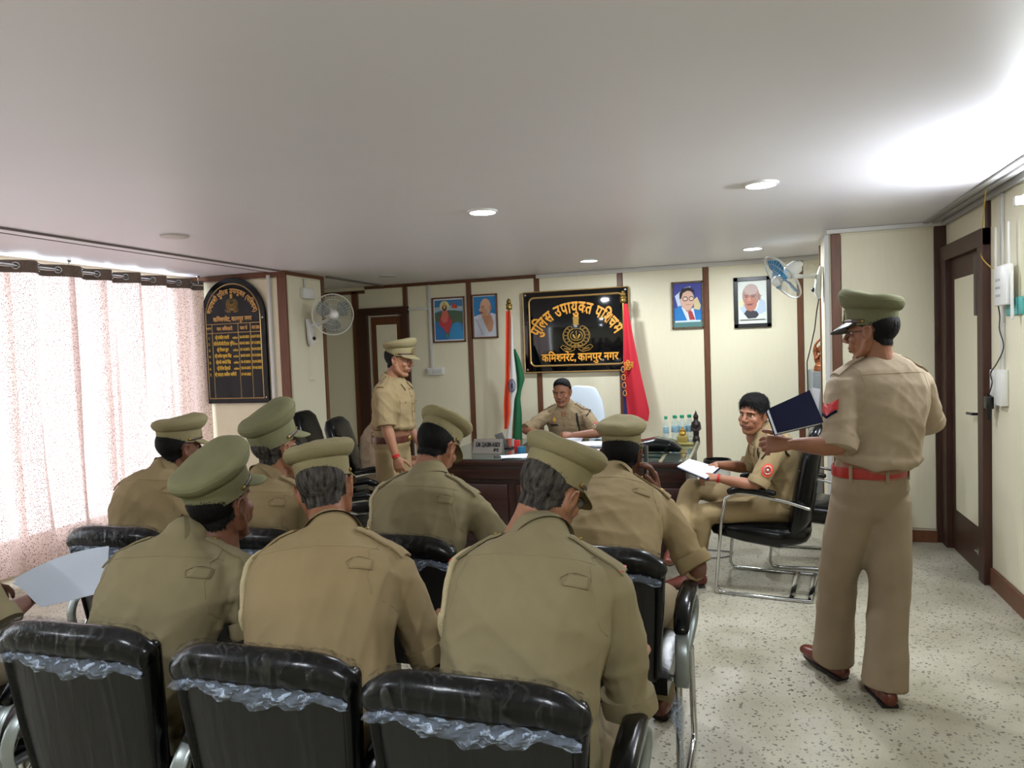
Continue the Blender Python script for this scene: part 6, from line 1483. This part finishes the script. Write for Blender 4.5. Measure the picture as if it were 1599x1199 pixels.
# walking officer on the right with the folder
p = (.50, 3.52); rz = math.radians(30); q = loc(p, rz)
P13 = person('officer walking on the right with red belt and navy folder, from behind', p, rz, hip=q(.525, 3.53, .93)[:2] + (.93,), neck=q(.56, 3.53, 1.47), head=q(.535, 3.50, 1.615), hrot=(38, -4, 4), bulge=.045, sit=False, w=1.0, belly=1.05,
    arms={-1: dict(el=q(.37, 3.30, 1.145), wr=q(.175, 3.245, 1.165), d=(-1, .40, .0), b=(-.25, -.55, .3), curl=48, thumb=.3), 1: dict(el=q(.80, 3.74, 1.20), wr=q(.70, 3.96, 1.12), d=(-.3, .9, -.3), b=(.9, .2, .2), curl=40)},
    legs={-1: dict(kn=q(.40, 3.62, .50), an=q(.375, 3.66, .10), toe=tuple(np.array(q(.375 - .61, 3.66 + .79, 0)) - np.array(q(.375, 3.66, 0))) [:2] + (.12,), hp=q(.455, 3.49, .88)), 1: dict(kn=q(.60, 3.53, .49), an=q(.56, 3.44, .09), toe=tuple(np.array(q(.56 - .2, 3.44 + .98, 0)) - np.array(q(.56, 3.44, 0)))[:2] + (0,), hp=q(.60, 3.56, .88))},
    shirt=M_shirtC, trousers=mat('trouser_pale', '8a7a64', rough=.88, noise=.06, nscale=9, bump=.12, bscale=14, spec=.25), cap=dict(m=M_capD, pitch=6, vm=M_black, z=.060, s=(1.02, 1.02, 1.2)), skin=M_skin, hairm=M_hair, hair='short', seed=121, fine=True, glasses=True, moustache=False, belt=dict(z=.085, m=M_redbelt, s=1.10, loops=(262, 320, 205)), tab=False, legr=1.04, baggy=1.1, sleeve_end=.98, chest_yaw=0)

# ---- things that belong to single officers
def wrist_band(P, s, name, m, r=.031, z=.02, rr=.004, n=2):
    el, wr = P['A'][s]['el'], P['A'][s]['wr']; dv = unit(wr - el); a = Acc(); T = P['T']; ux = unit(np.cross(dv, (0, 0, 1.) if abs(dv[2]) < .9 else (1., 0, 0))); uy = np.cross(dv, ux)
    for k in range(n):
        c = wr - dv * (z + k * .008); a.tube([T(c + ux * math.cos(q) * r + uy * math.sin(q) * r * .9) for q in np.linspace(0, 2 * PI, 21)], rr, n=6, caps=False)
    obj(name, a, m, P['t'], angle=None)
wrist_band(P9, 1, 'wrist_thread', M_red, r=.028, z=.0, n=3)
wrist_band(P12, -1, 'wrist_thread', M_red, r=.029, z=.0, n=2)
wrist_band(P8, 1, 'bangle', mat('gold_bangle', 'c9a045', rough=.25, metal=.9), r=.030, z=.01, n=1)
# sleeve badges
def sleeve_badge(P, s, k, out, m, w_=.035, h_=.045, name='sleeve_badge', shape='round'):
    T = P['T']; c = T(P['sj'][s] * (1 - k) + P['A'][s]['el'] * k); d = unit(P['TD'](out)); q_, n_ = snap(P['bvh'], c + d * .3, .002, tuple(-d)); up = unit(T(P['sj'][s]) - T(P['A'][s]['el'])); sd = unit(np.cross(up, n_)); up = np.cross(n_, sd)
    a = Acc()
    if shape == 'round': pts = [(math.cos(x) * w_, math.sin(x) * h_) for x in np.linspace(0, 2 * PI, 20, endpoint=False)]
    else: pts = [(-w_, .1 * h_), (-w_, h_), (0, .62 * h_), (w_, h_), (w_, .1 * h_), (0, -h_ * .5)]
    def on(x, y, o_): return snap(P['bvh'], q_ + sd * x + up * y + n_ * .15, o_, tuple(-n_))[0]
    n = len(pts); rings = [[on(x * k, y * k, .004) for x, y in pts] for k in (1, .5)]; V = [on(x, y, -.004) for x, y in pts] + rings[0] + rings[1] + [on(0, .25 * h_ if shape != 'round' else 0, .004)]
    a.add(V, [(i + k * n, (i + 1) % n + k * n, (i + 1) % n + (k + 1) * n, i + (k + 1) * n) for k in (0, 1) for i in range(n)] + [(2 * n + i, 2 * n + (i + 1) % n, 3 * n) for i in range(n)])
    b = obj(name, a, m, P['sh'], smooth=False)
    return q_, n_, sd, up, b
for P, s, k, out in ((P11, -1, .52, (-.5, .86, 0)), (P12, -1, .50, (-1, .15, 0))):
    q_, n_, sd, up, b = sleeve_badge(P, s, k, out, M_badge)
    a = Acc(); a.tube([q_ + n_ * .006 + sd * math.cos(x) * .022 + up * math.sin(x) * .026 for x in np.linspace(0, 2 * PI, 17)], .003, n=5, caps=False); a.ell(q_ + n_ * .005, (.010, .010, .010), nu=8, nv=6); obj('badge_emblem', a, M_silver, b, angle=None)
for j in range(3):
    c_ = ('b5202a', '2b2f5a', 'b5202a')[j]
q_, n_, sd, up, b = sleeve_badge(P13, -1, .42, (-1, -.25, .0), M_red, .040, .05, 'rank_chevron', 'v')
a = Acc(); V = [snap(P13['bvh'], q_ + sd * x + up * y + n_ * .15, .006, tuple(-n_))[0] for x, y in ((-.036, -.004), (-.018, -.018), (0, -.032), (.018, -.018), (.036, -.004))]; a.tube(V, (.006, .002), n=6, xaxis=tuple(up)); obj('navy_chevron', a, M_navy, b)
# chest details on the two officers facing us
def chest(P, u, v, dz=0):
    """point on the chest: u across (person's right +), v spine parameter"""
    T = P['T']; c = T(P['spine'](v) + P['lat'](v) * u); q_, n_ = snap(P['bvh'], c + P['fwd'] * .4, .002, tuple(-P['fwd'])); return q_, n_
for P, side in ((P11, 1), (P12, 1), (P9, 1)):
    a = Acc(); D = []
    for v in np.linspace(.93, .30, 16): q_, n_ = chest(P, .012, v); D.append(q_)
    obj('placket_seam', Acc().tube(D, .0022, n=5), P['sh'].data.materials[0], P['sh'], angle=None)
    for v in (.82, .70, .58, .46):
        q_, n_ = chest(P, 0, v); obj('button', Acc().ell(q_, (.0055, .0055, .0055), nu=8, nv=6), M_brass, P['sh'])
    for s in (-1, 1):
        c0, _ = chest(P, s * .048, .66); c1, _ = chest(P, s * .14, .66); c2, _ = chest(P, s * .14, .60); c3, _ = chest(P, s * .048, .60)
        a = cloth_patch(P['bvh'], [c0 + P['fwd'] * .2, c1 + P['fwd'] * .2, c2 + P['fwd'] * .2, c3 + P['fwd'] * .2], tuple(-P['fwd']), .004, 7, 4); obj('pocket_flap', a, P['sh'].data.materials[0], P['sh'], angle=40)
        c4, _ = chest(P, s * .14, .42); c5, _ = chest(P, s * .048, .42)
        a = cloth_patch(P['bvh'], [c3 + P['fwd'] * .2, c2 + P['fwd'] * .2, c4 + P['fwd'] * .2, c5 + P['fwd'] * .2], tuple(-P['fwd']), .002, 7, 6); obj('pocket', a, P['sh'].data.materials[0], P['sh'], angle=40)
        q_, n_ = chest(P, s * .094, .615); obj('button', Acc().ell(q_ + n_ * .004, (.006, .006, .006), nu=8, nv=6), M_brass, P['sh'])
    # open collar points
    for s in (-1, 1):
        i0, _ = chest(P, s * .020, .935); i1, _ = chest(P, s * .078, .90); i2, _ = chest(P, s * .066, .80); i3, _ = chest(P, s * .022, .86)
        a = cloth_patch(P['bvh'], [i0 + P['fwd'] * .2, i1 + P['fwd'] * .2, i2 + P['fwd'] * .2, i3 + P['fwd'] * .2], tuple(-P['fwd']), .007, 5, 5, .004); obj('collar_point', a, P['sh'].data.materials[0], P['sh'], angle=40)
for P in (P11, P12):
    c0, _ = chest(P, .030, .945); c1, _ = chest(P, -.030, .945); c2, _ = chest(P, -.004, .86); c3, _ = chest(P, .004, .86)
    a = cloth_patch(P['bvh'], [c0 + P['fwd'] * .2, c1 + P['fwd'] * .2, c2 + P['fwd'] * .2, c3 + P['fwd'] * .2], tuple(-P['fwd']), .003, 6, 6, .001); obj('open_neck', a, M_skin, P['sh'], angle=None)
# name tag and badge on the desk officer's right chest, black lanyard on his left
for P in (P11,):
    c, n_ = chest(P, .098, .70); r_ = P['TD']((1, 0, 0)); a = Acc(); a.tube([c - r_ * .038 + n_ * .003, c + r_ * .038 + n_ * .003], [(.010, .003)] * 2, n=8, xaxis=(0, 0, 1), power=4); obj('name_tag', a, M_black, P['sh'])
    c, n_ = chest(P, .095, .79); a = Acc().ell(c, (.020, .005, .022), nu=10, nv=6); a.ell(c + np.array((0, 0, .026)), (.008, .004, .010), nu=8, nv=6); obj('chest_badge', a, mat('golden_badge', 'c9a04a', rough=.4, metal=.5), P['sh'], angle=None)
for P, s in ((P11, -1), (P12, -1)):
    D = []
    for k, v in enumerate(np.linspace(.90, .50, 12)): q_, n_ = chest(P, s * (.118 + .012 * k / 11), v); D.append(q_ + n_ * .002)
    a = Acc().tube(D, (.011, .003), n=8, xaxis=tuple(P['TD']((1, 0, 0)))); obj('black_lanyard', a, M_black, P['sh'], angle=None)
    T = P['T']; sj = P['sj'][s]; D = []
    for k in np.linspace(-.9, 1.0, 12): D.append(snap(P['bvh'], T(sj + P['lat'](.9) * s * .05 + np.array((0, .09 * k, .05 - .10 * abs(k) ** 1.5))), .004)[0])
    obj('black_lanyard', Acc().tube(D, (.009, .004), n=8), M_black, P['sh'], angle=None)
# phone at P8's ear
HM, HO = P8['HM'], P8['HO']
t = thing('mobile_phone', 'black phone held to the ear of the officer in the second row', 'phone', tuple(HO + HM @ np.array((.10, .02, -.03))))
V, F = bevbox(.099, .109, -.02, .055, -.105, .045, bev=.004); a = Acc().add(np.array(V) @ HM.T + HO, F); obj('case', a, M_black, t)
# folder held by the walking officer
t = thing('folder', 'navy blue hardbound folder held open-handed by the walking officer', 'folder', (.18, 3.22, 1.27))
c00 = np.array((.115, 3.13, 1.215)); c10 = np.array((.300, 3.25, 1.245)); c01 = np.array((.085, 3.18, 1.31)); c11 = np.array((.255, 3.32, 1.375))
n_ = unit(np.cross(c10 - c00, c01 - c00))
def slab(a, k0, k1, ins=0.0):
    cen = (c00 + c10 + c01 + c11) / 4; P = [c + (cen - c) * ins for c in (c00, c10, c11, c01)]
    a.add([x + n_ * k0 for x in P] + [x + n_ * k1 for x in P], [(0, 1, 2, 3), (7, 6, 5, 4), (0, 4, 5, 1), (1, 5, 6, 2), (2, 6, 7, 3), (3, 7, 4, 0)]); return a
# placed by hand: folder covers, pages, papers, notebook
obj('cover', slab(Acc(), 0.0, -.004), M_navy, t, smooth=False)
obj('cover', slab(Acc(), .022, .026), M_navy, t, smooth=False)
obj('pages', slab(Acc(), .000, .022, .03), M_paper, t, smooth=False)
t = thing('paper', 'white sheets sticking up behind the navy folder', 'paper', (.28, 3.38, 1.28), group=None)
a = Acc(); a.add([(.25, 3.37, 1.28), (.30, 3.35, 1.27), (.315, 3.40, 1.385), (.285, 3.43, 1.39), (.25, 3.40, 1.35)], [(0, 1, 2, 3, 4)]); a.add([(.252, 3.378, 1.28), (.302, 3.358, 1.27), (.317, 3.408, 1.385), (.287, 3.438, 1.39), (.252, 3.408, 1.35)], [(4, 3, 2, 1, 0)]); obj('sheet', a, M_paper, t, smooth=False)
# notebook of the officer on the right
t = thing('notebook', 'open white notebook with a dark cover on the knee of the officer on the right', 'notebook', (-.30, 4.78, .78))
def quadslab(a, P, th): 
    P = [np.array(p) for p in P]; n_ = unit(np.cross(P[1] - P[0], P[3] - P[0])); a.add(P + [p - n_ * th for p in P], [(0, 1, 2, 3), (7, 6, 5, 4), (0, 4, 5, 1), (1, 5, 6, 2), (2, 6, 7, 3), (3, 7, 4, 0)]); return a
NB = [(-.24, 4.66, .755), (-.17, 4.90, .785), (-.36, 4.96, .83), (-.42, 4.72, .82)]
obj('pages', quadslab(Acc(), NB, .008), M_paper, t, smooth=False); obj('cover', quadslab(Acc(), [(x * 1.0 + dx, y + dy, z - .0095) for (x, y, z), (dx, dy) in zip(NB, ((.008, -.006), (.008, .006), (-.008, .006), (-.008, -.006)))], .005), M_navy, t, smooth=False)
# printed papers held by the officer at the left edge
t = thing('paper', 'large printed sheets held low by the officer at the left edge', 'paper', (-2.5, 2.05, .8))
for k, dz in enumerate((0, .012)):
    c = [np.array(x) for x in ((-2.62, 1.95, .80), (-2.52, 1.98, .715), (-2.36, 2.12, .725), (-2.42, 2.20, .86))]
    G = smoothgrid(lambda u, v: c[0] * (1 - u) * (1 - v) + c[3] * u * (1 - v) + c[1] * (1 - u) * v + c[2] * u * v + np.array((-.01 * k, .012 * k, .02 * math.sin(u * 3.1) * (1 - v) + .008 * math.sin(v * 5 + u * 2) + dz)), 14, 10)
    a = Acc(); a.grid(G); a.grid(G + np.array((0, .001, -.001))); obj('sheet', a, mat('printed_paper', 'c5ccd8', rough=.8, noise=.06, nscale=60, stretch=(1, 12, 12)), t, angle=None)
# loose cable on the floor under the visitor chair
t = thing('floor_cable', 'thin grey cable looping on the floor by the desk', 'cable', (-.3, 5.6, 0))
obj('cable', Acc().tube(spline([(-.45, 5.6, .006), (-.30, 5.50, .006), (-.15, 5.55, .006), (-.12, 5.68, .006), (-.3, 5.72, .006)]), .006, n=6), M_greypvc, t, angle=None)
# tape knot round the rear leg of the aisle chair
t = thing('packing_tape', 'strip of clear packing tape knotted round the rear leg of the aisle chair', 'tape', (-.24, 2.46, .35))
a = Acc(); a.tube([(-.235, 2.452, .40), (-.24, 2.44, .33), (-.232, 2.452, .27)], [(.020, .014), (.026, .02), (.014, .012)], n=8); V = a.arr(); N_ = vnormals(V, a.F); a.V = [folds(V, N_, 9, .02, 60)]; a.tube([(-.236, 2.445, .33), (-.225, 2.44, .16), (-.22, 2.445, .03)], (.008, .0015), n=6); obj('tape', a, M_wrapw, t, angle=None)
